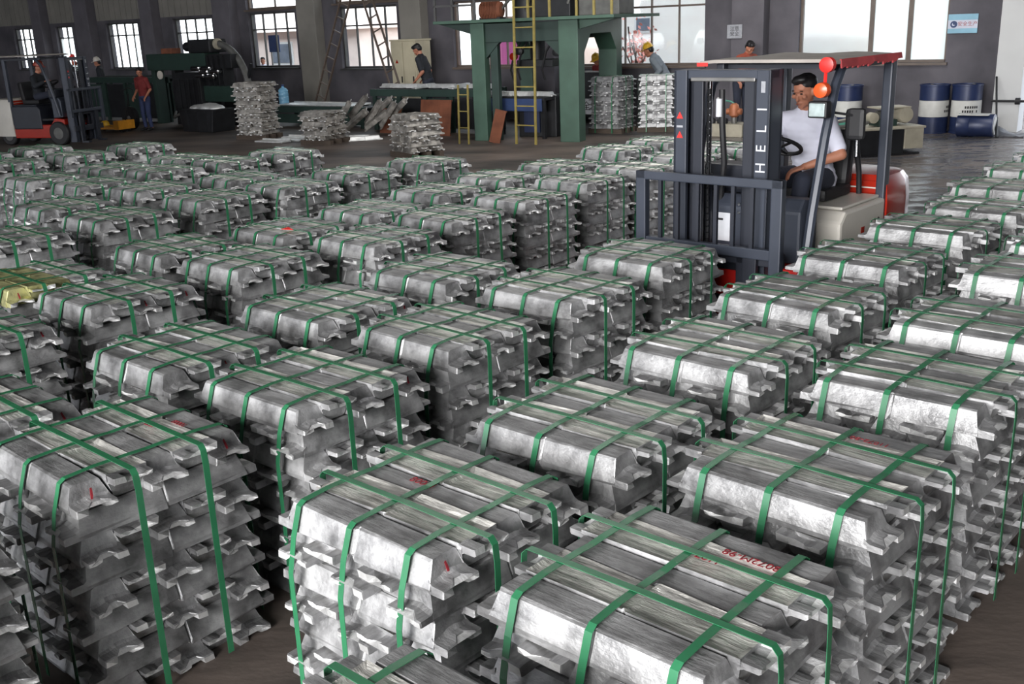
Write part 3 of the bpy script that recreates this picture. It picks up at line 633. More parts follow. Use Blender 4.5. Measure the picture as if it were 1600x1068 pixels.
# ------------------------------------------------------------------ forklifts
def forklift(label, loc, rz, other=False, group='forklift trucks'):
    """front (mast) = -Y, its left side = +X"""
    t = thing('forklift', label, 'forklift', loc, rz, group)
    G, D = 'graphite', 'graphite_dark'
    for x0, x1, sg in ((-.40, -.19, -1), (.11, .32, 1)):
        ox = x0 if sg < 0 else x1
        mb = MB(); mb.box(*sorted((ox, ox - sg * .10)), -.92, -.885, .06, 1.92).box(*sorted((ox, ox - sg * .025)), -.92, -.74, .06, 1.92).box(*sorted((ox, ox - sg * .10)), -.775, -.74, .06, 1.92)
        rail = mb.build('mast_rail', G, t, .006)
        ix = ox - sg * .112
        MB().box(*sorted((ix, ix - sg * .095)), -.885, -.85, .10, 1.90).box(*sorted((ix, ix - sg * .03)), -.885, -.76, .10, 1.90).build('inner_mast_rail', D, t, .006)
        MB().tube([(ox - sg * .15, -.70, .15), (ox - sg * .15, -.70, 1.20)], .032, 12).build('lift_cylinder', D, t, smooth=True)
        MB().tube([(ox - sg * .15, -.70, 1.20), (ox - sg * .15, -.70, 1.86)], .018, 10).build('piston', 'chrome', t, smooth=True)
        ch = MB()
        for k in range(30): ch.box(ox - sg * .20 - .010, ox - sg * .20 + .010, -.80, -.785, .45 + k * .045, .485 + k * .045)
        ch.build('lift_chain', 'machine', t)
        if sg < 0:
            for z_, m_ in ((1.60, 'red_bright'), (1.54, 'label_grey'), (1.47, 'red_bright')):
                MB().prism([(-.025, z_), (.025, z_), (.0, z_ + .045)] if m_ != 'label_grey' else [(-.025, z_), (.025, z_), (.025, z_ + .014), (-.025, z_ + .014)], -.9225, -.9205, 'y').build('warning_sticker', m_, rail).location = (ox + .05, 0, 0)
        else:
            for ch_, z_ in zip('HELI', (1.30, 1.425, 1.55, 1.675)): text('mast_lettering', ch_, .10, 'label', rail, (ox - .05, -.9215, z_), (R(90), R(-90), 0))
            MB().box(ox - .065, ox - .035, -.9225, -.9205, 1.78, 1.85).build('sticker', 'label_grey', rail)
    MB().box(-.40, .32, -.90, -.80, 1.86, 1.92).build('mast_crosshead', G, t, .008)
    MB().box(-.28, .20, -.905, -.86, 1.845, 1.872).build('inner_crosshead', 'steel', t, .006)
    MB().box(-.38, .30, -.80, -.75, .56, .64).build('mast_tie_bar', D, t, .006)
    MB().tube([(-.155, -.70, 1.78), (-.155, -.69, 1.55), (-.15, -.66, 1.28), (-.19, -.62, 1.08), (-.22, -.60, .8)], .022, 8).build('hydraulic_hose', 'black', t, smooth=True)
    MB().tube([(-.165, -.72, 1.60), (-.165, -.72, 1.72)], .022, 12).build('hose_label', 'label', t, smooth=True)  # white label wrapped round the hose
    MB().tube([(.10, -.69, 1.25), (.06, -.69, 1.28), (.05, -.68, 1.2), (.07, -.66, .9)], .012, 6).build('hydraulic_hose', 'black', t, smooth=True)
    # carriage, load backrest, forks
    cg = MB().box(-.48, .48, -.98, -.94, .30, .42).box(-.48, .48, -.98, -.94, .66, .76).box(-.2, -.14, -.98, -.93, .30, .76).box(.14, .2, -.98, -.93, .30, .76).build('carriage', D, t, .006)
    br = MB().box(-.62, .50, -1.06, -1.02, 1.19, 1.25).box(-.62, -.54, -1.06, -1.0, .62, 1.25).box(.42, .50, -1.06, -1.0, .46, 1.25).box(-.62, .50, -1.05, -1.0, .72, .79).build('load_backrest', G, t, .008)
    for x_ in (-.43, -.29, -.13, .01, .14, .28): MB().box(x_ - .013, x_ + .013, -1.045, -1.02, .76, 1.20).build('backrest_bar', D, br)
    for x_ in (-.28, .26): MB().box(x_ - .05, x_ + .05, -1.02, -.98, .06, .78).box(x_ - .05, x_ + .05, -1.17, -.98, .04, .08).build('fork', D, t, .004)
    # chassis, cowl, wheels
    MB().prism([(-.68, .18), (-.30, .16), (.75, .16), (.75, .46), (-.30, .46), (-.42, .60), (-.68, .58)], -.44, .44, 'x').build('chassis', 'red_bright' if not other else 'red', t, .015)
    MB().box(-.30, .28, -.72, -.66, .40, .70).build('axle_plate', 'red_bright', t, .008)
    cw = MB().prism([(-.66, .62), (-.40, .60), (-.40, 1.04), (-.60, 1.06), (-.66, .98)], -.44, .44, 'x').build('front_cowl', G, t, .02)
    for x_, z_ in ((.22, .98), (.30, .98), (.22, .90), (.30, .90), (-.02, 1.0), (.06, 1.0), (-.02, .94), (.06, .94)): MB().lathe([(.010, -.672), (.008, -.666), (.008, -.655)], 8, 'y', (x_, 0, z_)).build('bolt', 'chrome', cw)
    MB().box(-.22, -.09, -.6655, -.6615, .73, .93).build('data_plate', 'label', cw); MB().box(-.185, -.145, -.667, -.6652, .875, .89).build('print', 'ink', cw)
    pl = MB().box(.02, .17, -.6655, -.6615, .64, .74).build('warning_plate', 'label', cw)
    for x_, z_ in ((.05, .66), (.08, .68), (.12, .67), (.145, .70)): MB().lathe([(.013, -.6672), (.013, -.6652)], 8, 'y', (x_, 0, z_)).build('print', 'ink', pl)
    MB().box(-.42, .42, -.42, .10, .55, .59).build('floor_plate', 'black', t)
    for x_ in (-.40, .40):
        wl = MB().lathe([(.12, -.085), (.24, -.085), (.265, -.06), (.265, .06), (.24, .085), (.12, .085)], 28, 'x', (x_, -.50, .266)).build('front_wheel', 'black', t, smooth=True)
        MB().lathe([(.05, -.09), (.13, -.088), (.13, .088), (.05, .09)], 16, 'x', (x_, -.50, .266)).build('rim', 'machine_grey' if other else 'beige', wl, smooth=True)
        wl = MB().lathe([(.10, -.07), (.19, -.07), (.21, -.05), (.21, .05), (.19, .07), (.10, .07)], 24, 'x', (x_ * .9, .95, .211)).build('rear_wheel', 'black', t, smooth=True)
        MB().lathe([(.04, -.075), (.11, -.072), (.11, .072), (.04, .075)], 16, 'x', (x_ * .9, .95, .211)).build('rim', 'machine_grey' if other else 'beige', wl, smooth=True)
    # battery box and step
    bb = MB().prism([(-.06, .36), (.73, .36), (.73, .88), (.02, .88), (-.06, .80)], -.46, .46, 'x').build('battery_box', 'graphite_dark' if other else 'beige', t, .025)
    MB().box(-.42, .42, .04, .70, .882, .905).build('battery_lid', 'graphite_dark' if other else 'beige', t, .01)
    text('model_number', '30', .13, 'ink', bb, (.4605, .58, .70), (R(90), 0, R(90)))
    MB().box(.4602, .462, .30, .36, .64, .72).build('sticker', 'red', bb); MB().box(.459, .462, .18, .23, .50, .60).build('latch', 'black', bb)
    # counterweight with rounded tail and hood
    poly = [(-.47, .74), (.47, .74), (.47, 1.10), (.44, 1.26), (.34, 1.37), (.12, 1.42), (-.12, 1.42), (-.34, 1.37), (-.44, 1.26), (-.47, 1.10)]
    mb = MB(); n = len(poly); rows = [(.20, .96), (.34, 1.0), (.84, 1.0), (.97, .975), (1.03, .90), (1.045, .78)]
    vs = [((x * k_), .74 + (y - .74) * k_, z) for z, k_ in rows for x, y in poly]
    fs = [(i * n + k, i * n + (k + 1) % n, (i + 1) * n + (k + 1) % n, (i + 1) * n + k) for i in range(len(rows) - 1) for k in range(n)] + [tuple(range(n - 1, -1, -1)), tuple((len(rows) - 1) * n + k for k in range(n))]
    mb.add(vs, fs); cwt = mb.build('counterweight', 'beige' if other else 'red', t, 0, True)
    MB().box(-.42, .42, .715, .738, .905, 1.0).build('hood_panel', 'red', t, .008)
    MB().box(-.42, .42, .706, .716, .945, .955).build('hood_seam', 'beige', t); MB().box(.08, .17, .698, .712, .94, .962).build('hood_latch', 'chrome', t)
    # seat, steering, levers
    st = MB().box(-.22, .24, .14, .60, .91, 1.0).build('seat', 'black', t, .03)
    MB().box(-.21, .23, .54, .66, .98, 1.40, (R(-8), 0, 0)).build('seat_back', 'black', t, .04)
    MB().tube([(.30, .60, .92), (.30, .58, 1.08), (.31, .50, 1.24), (.31, .46, 1.36)], .022, 8).build('seat_grab_bar', 'black', t, smooth=True)
    MB().tube([(.33, .44, 1.22), (.33, .43, 1.38), (.335, .48, 1.40)], .014, 8).build('chrome_handle', 'chrome', t, smooth=True)
    MB().box(-.22, -.04, -.42, -.28, .60, 1.22, (R(14), 0, 0)).build('steering_column', 'black', t, .02)
    MB().box(-.40, -.05, -.52, -.30, 1.05, 1.25).build('dashboard', 'graphite_dark', t, .03)
    a_ = R(28); ct = Vector((-.02, -.12, 1.345)); pts = []
    for k in range(25):
        u = 2 * math.pi * k / 24; pts.append(ct + Vector((.165 * math.cos(u), .165 * math.sin(u) * math.cos(a_), .165 * math.sin(u) * math.sin(a_) * -1)))
    sw = MB().tube(pts, .015, 8).build('steering_wheel', 'black', t, smooth=True)
    for u in (R(90), R(210), R(330)): MB().tube([ct + Vector((0, 0, -.02)), ct + Vector((.16 * math.cos(u), .16 * math.sin(u) * math.cos(a_), -.16 * math.sin(u) * math.sin(a_)))], .010, 6).build('spoke', 'black', sw)
    for x_ in (.02, .07): MB().tube([(x_, -.38, 1.05), (x_ + .02, -.34, 1.24)], .008, 6).build('control_lever', 'chrome', t)
    # overhead guard and canopy
    for sg in (-1, 1):
        MB().tube([(sg * .47, -.62, .66), (sg * .47, -.56, .95), (sg * .47, -.42, 1.45), (sg * .47, -.30, 1.78), (sg * .45, -.16, 1.90)], .034, 8).build('front_pillar', G, t, smooth=True)
        MB().box(sg * .42 - .035, sg * .42 + .035, .70, .79, .45, 1.92).build('rear_pillar', G, t, .012)
        MB().box(sg * .42 - .03, sg * .42 + .03, -.28, .80, 1.88, 1.93).build('guard_rail', D, t, .008)
    for k in range(5): MB().box(-.42, .42, -.22 + k * .23, -.19 + k * .23, 1.89, 1.92).build('guard_bar', D, t)
    cp = MB(); gx, gy = 9, 9; rnd = random.Random(5)
    top = [(-.54 + 1.04 * i / gx, -.36 + 1.10 * j_ / gy, 1.948 + .006 * math.sin(i * 1.3) * math.sin(j_ * .9) + (.010 if 0 < i < gx else 0)) for j_ in range(gy + 1) for i in range(gx + 1)]
    if other: top = [(x, y * 1.15 + .12, z + .04) for x, y, z in top]
    bot = [(x, y, z - .022) for x, y, z in top]; n1 = gx + 1; o_ = len(top)
    fs = [(j_ * n1 + i, j_ * n1 + i + 1, (j_ + 1) * n1 + i + 1, (j_ + 1) * n1 + i) for j_ in range(gy) for i in range(gx)]
    fs += [tuple(q + o_ for q in f[::-1]) for f in fs[:]]
    rim = [i for i in range(n1)] + [j_ * n1 + gx for j_ in range(1, gy + 1)] + [gy * n1 + i for i in range(gx - 1, -1, -1)] + [j_ * n1 for j_ in range(gy - 1, 0, -1)]
    fs += [(rim[k], rim[(k + 1) % len(rim)], rim[(k + 1) % len(rim)] + o_, rim[k] + o_) for k in range(len(rim))]
    cp.add(top + bot, fs); cn = cp.build('canopy', 'canopy', t, smooth=True)
    if not other:
        fr = MB()
        for k in range(12):
            y0, y1 = -.30 + k * .086, -.214 + k * .086; dz = rnd.uniform(.0, .03)
            fr.add([(.49, y0, 1.955), (.49, y1, 1.955), (.50, y1, 1.915 - dz * .3), (.50, y0, 1.915 - dz), (.502, y0, 1.955), (.502, y1, 1.955), (.512, y1, 1.915 - dz * .3), (.512, y0, 1.915 - dz)], [(3, 2, 1, 0), (4, 5, 6, 7), (0, 1, 5, 4), (1, 2, 6, 5), (2, 3, 7, 6), (3, 0, 4, 7)])
        fr.build('canopy_fringe', 'canopy_red', t)
        MB().prism([(-.56, -.37), (-.47, -.37), (-.52, -.30), (-.56, -.22)], 1.915, 1.94).build('canopy_corner', 'red_bright', t)
    # lights and mirror on the left front pillar
    MB().tube([(.46, -.34, 1.92), (.455, -.42, 1.92), (.45, -.42, 1.76)], .012, 6).build('lamp_bracket', 'red_bright', t)
    MB().lathe([(.03, -.03), (.050, -.025), (.050, .02), (.025, .03)], 16, 'y', (.465, -.42, 1.925)).build('red_lamp', 'red_bright', t, smooth=True)
    MB().lathe([(.025, -.045), (.048, -.035), (.052, 0), (.05, .025), (.025, .035)], 16, 'y', (.455, -.46, 1.765)).build('turn_signal', 'orange', t, smooth=True)
    hl = MB().box(.375, .51, -.50, -.42, 1.585, 1.695).build('headlight', 'black', t, .015)
    MB().box(.388, .497, -.508, -.498, 1.597, 1.683).build('lens', 'lens', hl, .006)
    MB().box(.52, .65, -.22, -.19, 1.42, 1.63).build('mirror', 'black', t, .03)
    MB().tube([(.43, -.36, 1.62), (.50, -.27, 1.60), (.58, -.20, 1.58)], .010, 6).build('mirror_arm', 'black', t)
    return t
FE, FN = -3.50, 7.0
forklift('graphite and red forklift with raised driver seat parked among the ingot stacks, facing the camera', gp(FE, FN), TH)
forklift('dark forklift in shade at the far left, mast turned to the right', (-10.45, 24.3, 0), R(72), other=True)
SEAT = dict(pelvis=(.06, .34, 1.06), neck=(-.01, .25, 1.54), head=(.015, .185, 1.71), shoulder_l=(.17, .27, 1.475), shoulder_r=(-.18, .22, 1.48),
            elbow_l=(.335, .16, 1.265), hand_l=(.13, -.0, 1.185), elbow_r=(-.29, .10, 1.31), hand_r=(-.18, -.08, 1.40), hip_l=(.14, .28, 1.06), hip_r=(-.05, .28, 1.06),
            knee_l=(.17, -.10, 1.10), knee_r=(-.10, -.12, 1.12), foot_l=(.16, -.24, .68), foot_r=(-.10, -.26, .68), face=(-.16, -.93, -.24), palm_l=(0, .1, -1), palm_r=(.3, -.5, -1), curl=.8)
person('forklift driver in a white polo shirt, one hand on the steering wheel', gp(FE, FN), TH, SEAT, dict(shirt='white_shirt', trousers='dark_trousers', collar=True), .0065)
person('driver of the dark forklift at the far left, in a red hard hat', (-10.45, 24.3, 0), R(72), SEAT, dict(shirt='black_shirt', trousers='dark_trousers', sleeve='long'), .012, 'hat_red')

# ------------------------------------------------------------------ workers (front of the figure = -Y of its own frame)
def at_wall(s, off, z=0): return wp(s, off, z)
person('man in a black shirt bending his head by the cream cabinet', at_wall(-16.2, 1.7), WTH + R(-70), standing(0, 16, (0, -.8, -.6)), dict(shirt='black_shirt', trousers='dark_trousers'), .011, scale=1.12)
person('worker in a yellow hard hat crouched behind the left strapped tower of ingots', at_wall(-11.95, .6), WTH + R(-15), standing(0, 24, (0, -.8, -.5)), dict(shirt='red_shirt', trousers='blue_cloth', sleeve='long'), .011, 'hat_yellow', scale=.93)
person('worker in a grey shirt and yellow hard hat leaning over before the bright window', at_wall(-10.58, .32), WTH + R(-75), standing(0, 32, (0, -.9, -.4)), dict(shirt='grey_shirt', trousers='blue_cloth', sleeve='long'), .011, 'hat_yellow', scale=1.07)
person('dark-haired man in a dull orange top behind the forklift roof', at_wall(-8.6, .9), WTH + R(60), standing(0, 20, (0, -.8, -.6)), dict(shirt='orange_shirt', trousers='dark_trousers'), .011, scale=1.05)
person('worker in a maroon vest standing in front of the black casting machine', at_wall(-23.05, 4.75), WTH + R(10), standing(0, 4, (.4, -.9, -.3)), dict(shirt='red_shirt', trousers='blue_cloth'), .011, scale=.91)
person('worker in a white hard hat beyond the green bench at the left', at_wall(-29.6, 1.55), WTH + R(-40), standing(0, 6, (0, -1, -.2)), dict(shirt='black_shirt', trousers='dark_trousers', sleeve='long'), .012, 'hat_white', scale=1.0)
person('man in a white shirt standing outside the window above the water bottle', at_wall(-24.72, -.75), WTH + R(40), standing(0, 0, (0, -1, 0)), dict(shirt='white_shirt', trousers='dark_trousers'), .012, scale=.92)

# ------------------------------------------------------------------ green press gantry
t = thing('press_gantry', 'green steel press gantry with chamfered side arch and loaded top deck', 'press', wp(-13.36, 4.27), WTH + R(10))   # x along the wall, y away
g = 'press_green'; dg_ = 'dark_green'
def arch(mb, x0, x1, y0, y1, zt, zb, lw, ch):           # frame in the depth direction
    poly_o = [(y0, 0), (y0 + lw, 0), (y0 + lw, zb - ch), (y0 + lw + ch, zb), (y1 - lw - ch, zb), (y1 - lw, zb - ch), (y1 - lw, 0), (y1, 0), (y1, zt), (y0, zt)]
    return mb.prism(poly_o, x0, x1, 'x')
arch(MB(), 2.32, 2.72, 0, 2.5, 2.30, 2.02, .34, .34).build('side_frame', g, t, .01)
arch(MB(), 0.42, .72, 0, 2.5, 2.30, 2.02, .22, .30).build('side_frame', g, t, .01)
MB().box(.72, 2.32, .06, .22, 1.92, 2.28).build('front_beam', dg_, t, .01)
MB().box(.72, 2.32, 2.3, 2.46, 1.92, 2.28).build('rear_beam', dg_, t, .01)
MB().prism([(.72, 1.92), (1.02, 1.92), (.72, 1.62)], .08, .20, 'y').build('gusset', dg_, t); MB().prism([(2.32, 1.92), (2.0, 1.92), (2.32, 1.62)], .08, .20, 'y').build('gusset', dg_, t)
MB().box(.80, .96, .10, .24, 0, 1.92).build('inner_post', dg_, t, .008)
MB().box(-.33, 3.5, -.15, 2.65, 2.30, 2.36).build('top_deck', g, t, .006)
MB().prism([(-.33, 2.30), (.42, 2.30), (.42, 2.08)], .1, .2, 'y').build('bracket', dg_, t); MB().prism([(3.5, 2.30), (2.72, 2.30), (2.72, 2.12)], .1, .2, 'y').build('bracket', g, t)
for x_ in (-.29, .10, .6, 1.75, 2.2, 2.75, 3.1, 3.45): MB().box(x_ - .022, x_ + .022, -.13, -.09, 2.36, 3.35).build('railing_post', 'yellow' if x_ > 1 else 'frame_dark', t)
MB().box(-.31, 3.47, -.13, -.09, 3.31, 3.35).build('handrail', 'yellow', t); MB().box(-.31, .6, -.13, -.09, 2.62, 2.66).build('handrail', 'frame_dark', t)
mt = MB().lathe([(.05, -.02), (.16, 0), (.17, .04), (.17, .40), (.14, .46), (.05, .48)], 20, 'x', (.25, .9, 2.54)).build('pump_motor', 'rust', t, smooth=True)
for k in range(10): MB().box(.32 + k * .035, .33 + k * .035, .72, 1.08, 2.38, 2.70).build('cooling_fin', 'rust', mt)
MB().box(.25, .72, .76, 1.04, 2.36, 2.40).build('motor_foot', 'machine', mt)
MB().lathe([(.30, 2.36), (.30, 2.85), (.22, 2.98), (.06, 3.02)], 20, 'z', (1.15, 1.2, 0)).build('accumulator', 'machine', t, smooth=True)
MB().box(1.45, 2.25, .8, 1.5, 2.36, 3.1).build('valve_block', 'machine', t, .02); MB().box(2.35, 3.2, 1.0, 1.9, 2.36, 3.2).build('oil_tank', 'machine_grey', t, .02)
for a_, b_ in (((1.25, .9, 2.5), (1.7, .75, 3.2)), ((.7, .9, 2.55), (1.45, .8, 2.9)), ((2.2, .8, 2.6), (2.6, .9, 3.3))): MB().tube([a_, Vector(a_).lerp(Vector(b_), .5) + Vector((0, -.1, .12)), b_], .03, 8).build('pipe', 'steel', t, smooth=True)
MB().lathe([(.16, 1.52), (.16, 2.28)], 20, 'z', (1.35, 1.2, 0)).build('press_ram', 'machine', t, smooth=True)
rh = MB().box(1.0, 1.8, .9, 1.5, 1.40, 1.54).build('ram_plate', 'machine', t, .01)
for x_ in (1.15, 1.3, 1.85): MB().tube([(x_, .8, 1.9), (x_ - .12, .75, 1.7), (x_ - .22, .75, 1.35), (x_ - .18, .8, 1.15)], .022, 8).build('hose', 'black', t, smooth=True)
for x_, z_ in ((1.0, 1.62), (1.14, 1.72), (1.95, 1.68)): MB().lathe([(.02, -.02), (.075, 0), (.075, .10), (.02, .12)], 16, 'y', (x_, .72, z_)).build('valve_wheel', 'red' if x_ < 1.1 else 'machine', t, smooth=True)
MB().box(1.05, 1.9, .8, 1.6, 0, .82).build('press_bed', 'machine', t, .02); MB().box(1.2, 1.55, .74, .80, .1, .62).build('blue_panel', 'drum_blue', t)
def ladder(label, p0, p1, width, rungs, axis, mat='yellow', rail=.045, name='ladder', group=None):
    t = thing(name, label, 'ladder', p0, WTH, group); d = Vector(p1) - Vector(p0); d = Euler((0, 0, -WTH)).to_matrix() @ d; ax = Vector(axis)
    for sg in (-.5, .5): MB().beam(ax * width * sg, ax * width * sg + d, rail, rail * .6).build('rail', mat, t)
    for k in range(1, rungs + 1):
        c = d * (k / (rungs + .6)); MB().beam(c - ax * width * .5, c + ax * width * .5, rail * .7, rail * .5).build('rung', mat, t)
    return t
ladder('tall yellow ladder fixed to the front of the green press', wp(-11.52, 4.42), wp(-11.52, 4.34, 3.5), .46, 9, (1, 0, 0))
ladder('short yellow steps at the left post of the green press', wp(-12.80, 4.75), wp(-12.80, 4.7, 1.15), .24, 3, (1, 0, 0), 'yellow', .035)

# ------------------------------------------------------------------ conveyors, benches, casting machine
def bench(label, s0, s1, off, z, depth, legs, mat='dark_green', panel=True, name='conveyor'):
    t = thing(name, label, 'conveyor', wp((s0 + s1) / 2, off), WTH); L_ = s1 - s0
    MB().box(-L_ / 2, L_ / 2, 0, .06, z - .16, z).build('side_beam', mat, t, .006); MB().box(-L_ / 2, L_ / 2, depth - .06, depth, z - .16, z).build('side_beam', mat, t, .006)
    nb = max(4, int(L_ / .22))
    rl = MB()
    for k in range(nb): rl.lathe([(.012, .05), (.035, .055), (.035, depth - .055), (.012, depth - .05)], 8, 'y', (-L_ / 2 + (k + .5) * L_ / nb, 0, z - .045))
    rl.build('roller_bed', 'machine', t, kind='stuff')
    for k in range(legs):
        x_ = -L_ / 2 + .12 + (L_ - .24) * k / (legs - 1)
        for y_ in (.03, depth - .03): MB().box(x_ - .05, x_ + .05, y_ - .03, y_ + .03, 0, z - .16).build('leg', mat, t)
    if panel:
        for k in range(legs - 1):
            x0 = -L_ / 2 + .18 + (L_ - .24) * k / (legs - 1); x1 = x0 + (L_ - .24) / (legs - 1) - .12
            MB().box(x0, x1, .05, .07, .08, z - .2).build('side_panel', 'machine' if k % 2 else mat, t)
    return t
bench('long dark green bench behind the left forklift', -28.6, -24.5, 2.9, 1.22, .9, 5)
bench('low dark green conveyor under the water bottle', -20.6, -17.2, 2.9, .50, .9, 4)
bench('high dark conveyor table carrying white ingots into the press', -16.9, -13.6, 3.0, .93, .9, 5)
t = thing('steel_sheet', 'long bare steel sheet lying on the low conveyor', 'sheet', wp(-19.1, 2.85, .502), WTH); MB().box(-1.3, 1.4, .08, .7, 0, .022).build('sheet', 'alu_white', t, .004); MB().box(-1.3, 1.4, .70, .72, 0, .05).build('flange', 'alu_white', t)
# water bottle
t = thing('water_bottle', 'blue water cooler bottle standing on the low conveyor', 'bottle', wp(-20.55, 2.35, .502), 0)
MB().lathe([(.10, 0), (.125, .01), (.13, .05), (.122, .075), (.13, .10), (.13, .17), (.122, .19), (.13, .215), (.13, .27), (.122, .29), (.128, .31), (.122, .345), (.09, .385), (.05, .405), (.036, .41), (.036, .45)], 24).build('body', 'bottle', t, smooth=True)
MB().lathe([(.040, .44), (.042, .445), (.042, .482), (.036, .486)], 16).build('cap', 'navy', t, smooth=True)
# white ingots on the high table, each its own
rnd = random.Random(77)
for k in range(6):
    o = put('ingot', ING_WHITE[k % 2], None, wp(-16.6 + k * .52 + rnd.uniform(-.05, .05), 2.55, .934), (0, 0, WTH + R(rnd.uniform(-14, 14)) + (math.pi / 2 if k in (2, 4) else 0)),
            '%s white ingot from the left lying on the high conveyor table' % ORD[k + 1], 'ingot', 'white ingots on the high table')
for k in range(3):
    put('ingot', ING_WHITE[k % 2], None, wp(-12.95 + k * .50, 3.25, .834 if k else .834), (0, 0, WTH + R(rnd.uniform(-10, 10))), '%s white ingot from the left lying inside the green press' % ORD[k + 1], 'ingot', 'white ingots inside the press')
t = thing('work_table', 'dark work table with cloth edge inside the green press', 'table', wp(-12.4, 3.55), WTH)
MB().box(-.75, .75, 0, .62, .76, .83).build('table_top', 'machine', t, .01)
for x_ in (-.70, .70):
    for y_ in (.06, .56): MB().box(x_ - .035, x_ + .035, y_ - .035, y_ + .035, 0, .76).build('leg', 'machine', t)
MB().box(-.72, .70, -.02, .0, .55, .80).build('cloth_edge', 'navy', t, .004)
# casting machine
t = thing('casting_machine', 'oily black casting machine with overhead drive and curved chute', 'machine', wp(-22.75, 3.4), WTH)
k_ = 'machine'
MB().box(-1.9, .55, .0, .5, 1.42, 1.84).build('cross_beam', dg_, t, .01)
for x_, w_ in ((-1.82, .16), (-.95, .14), (.40, .16)): MB().box(x_ - w_ / 2, x_ + w_ / 2, .1, .4, 0, 1.42).build('column', dg_ if x_ < -1 else k_, t, .008)
MB().box(-.62, .36, -.1, .55, 0, 1.36).build('furnace_body', k_, t, .03)
for i in range(5): MB().box(-.58 + i * .19, -.44 + i * .19, -.14, -.1, .25, 1.2).build('cover_plate', 'machine', t, .006)
MB().box(.36, 1.6, .0, .8, .62, 1.02).build('bed', dg_, t, .02)
for x_ in (.5, 1.0, 1.5): MB().box(x_ - .06, x_ + .06, .05, .7, 0, .62).build('leg', k_, t)
MB().box(-.15, .75, .05, .6, 1.84, 2.18).build('gearbox', k_, t, .05); MB().lathe([(.05, -.55), (.12, -.52), (.13, -.2), (.13, -.12)], 16, 'x', (0, .3, 2.0)).build('drive_motor', k_, t, smooth=True)
MB().lathe([(.06, .08), (.14, .10), (.14, .2), (.06, .22)], 16, 'x', (.62, .28, 2.05)).build('white_guard', 'machine_cream', t, smooth=True)
ar = MB(); pts = []
for i in range(9):
    a_ = R(80 - i * 9); pts.append((.62 + 1.15 * math.cos(a_) , .3, .95 + 1.12 * math.sin(a_)))
ar.tube(pts, .09, 8); ar.build('chute', 'machine_grey', t, smooth=True)
MB().beam(pts[-1], (1.95, .3, 1.55), .06, .06).build('chute_handle', k_, t)
for i, (x_, z_) in enumerate(((.30, 1.30), (.72, 1.30), (.45, 1.12), (.85, 1.10), (.62, 1.2), (1.05, 1.22))): MB().lathe([(.03, -.30), (.07, -.28), (.07, .02), (.03, .05)], 14, 'x', (x_ + .05, -.05, z_ + .16)).build('mould_roller', 'chrome', t, smooth=True)
for i in range(4): MB().box(.62 + i * .2, .66 + i * .2, -.02, .3, 1.02, 1.78).build('guide_bar', k_, t)
MB().box(.35, 1.5, .05, .35, 1.45, 1.8).build('hood', k_, t, .02)
for i in range(4): MB().tube([(-.9 + i * .3, .0, .35), (-.8 + i * .3, -.15, .22), (-.6 + i * .3, -.1, .3)], .035, 8).build('pipe', 'machine_grey', t, smooth=True)
MB().lathe([(.02, -.03), (.11, -.02), (.11, .01), (.02, .02)], 18, 'y', (-1.35, -.02, 1.30)).build('gauge', 'hat_white', t, smooth=True)
MB().box(-1.35, -.9, .1, .4, 1.84, 1.98).build('junction_box', 'rust', t, .01)
# trough with a pale load next to the machine
t = thing('ingot_trough', 'black trough heaped with pale dross beside the first loose ingot pile', 'trough', wp(-21.15, 4.35), WTH)
MB().prism([(-.55, 0), (.55, 0), (.65, .55), (-.65, .55)], -.35, .35, 'y').build('tub', k_, t, .02)
for x_ in (-.35, 0, .35): MB().box(x_ - .03, x_ + .03, -.38, -.345, .05, .5).build('rib', k_, t)
blob('dross_heap', [((-.25, 0, .55), (.3, .26, .10), None), ((.12, 0, .56), (.34, .28, .13), None), ((.38, 0, .55), (.2, .22, .10), None)], .03, 'alu_white', t, 1)
# cable reel and spoked wheel by the worker
t = thing('spoked_wheel', 'dark spoked wheel leaning at the feet of the maroon-vested worker', 'wheel', wp(-23.75, 4.75, .30), WTH)
MB().lathe([(.19, -.05), (.29, -.06), (.29, .06), (.19, .05)], 24, 'y').build('tyre', 'black', t, smooth=True); MB().lathe([(.02, -.07), (.06, -.06), (.06, .06), (.02, .07)], 16, 'y').build('hub', 'steel', t, smooth=True)
for i in range(6): MB().beam((0, 0, 0), (.2 * math.cos(i * 1.047), 0, .2 * math.sin(i * 1.047)), .03, .03).build('spoke', 'machine_grey', t)
# hand pallet truck and the hat on it
t = thing('pallet_truck', 'orange hand pallet truck standing before the black casting machine', 'pallet truck', wp(-23.85, 5.3), WTH + R(8))
for y_ in (-.2, .2): MB().box(-.65, .45, y_ - .08, y_ + .08, .09, .15).build('fork', 'yellow_bright', t, .008)
MB().box(.40, .58, -.27, .27, .08, .30).build('pump_housing', 'yellow_bright', t, .01); MB().tube([(.55, 0, .28), (.72, 0, .7), (.78, 0, .95)], .018, 8).build('handle_shaft', 'black', t); MB().tube([(.78, -.14, .95), (.79, -.16, 1.04), (.80, 0, 1.1), (.79, .16, 1.04), (.78, .14, .95)], .014, 8).build('handle', 'black', t)
for x_, y_ in ((-.5, -.2), (-.5, .2), (.5, -.1), (.5, .1)): MB().lathe([(.02, -.035), (.075, -.03), (.075, .03), (.02, .035)], 14, 'y', (x_, y_, .076)).build('wheel', 'black', t)
t = thing('hard_hat', 'yellow hard hat left lying on the orange pallet truck', 'hard hat', wp(-24.1, 5.28, .151), 0)
MB().lathe([(.128, 0), (.126, .008), (.108, .012), (.106, .045), (.094, .085), (.070, .113), (.035, .128), (.004, .132)], 20).build('shell', 'hat_yellow', t, smooth=True); MB().box(-.06, .06, -.16, -.1, 0, .01).build('peak', 'hat_yellow', t)

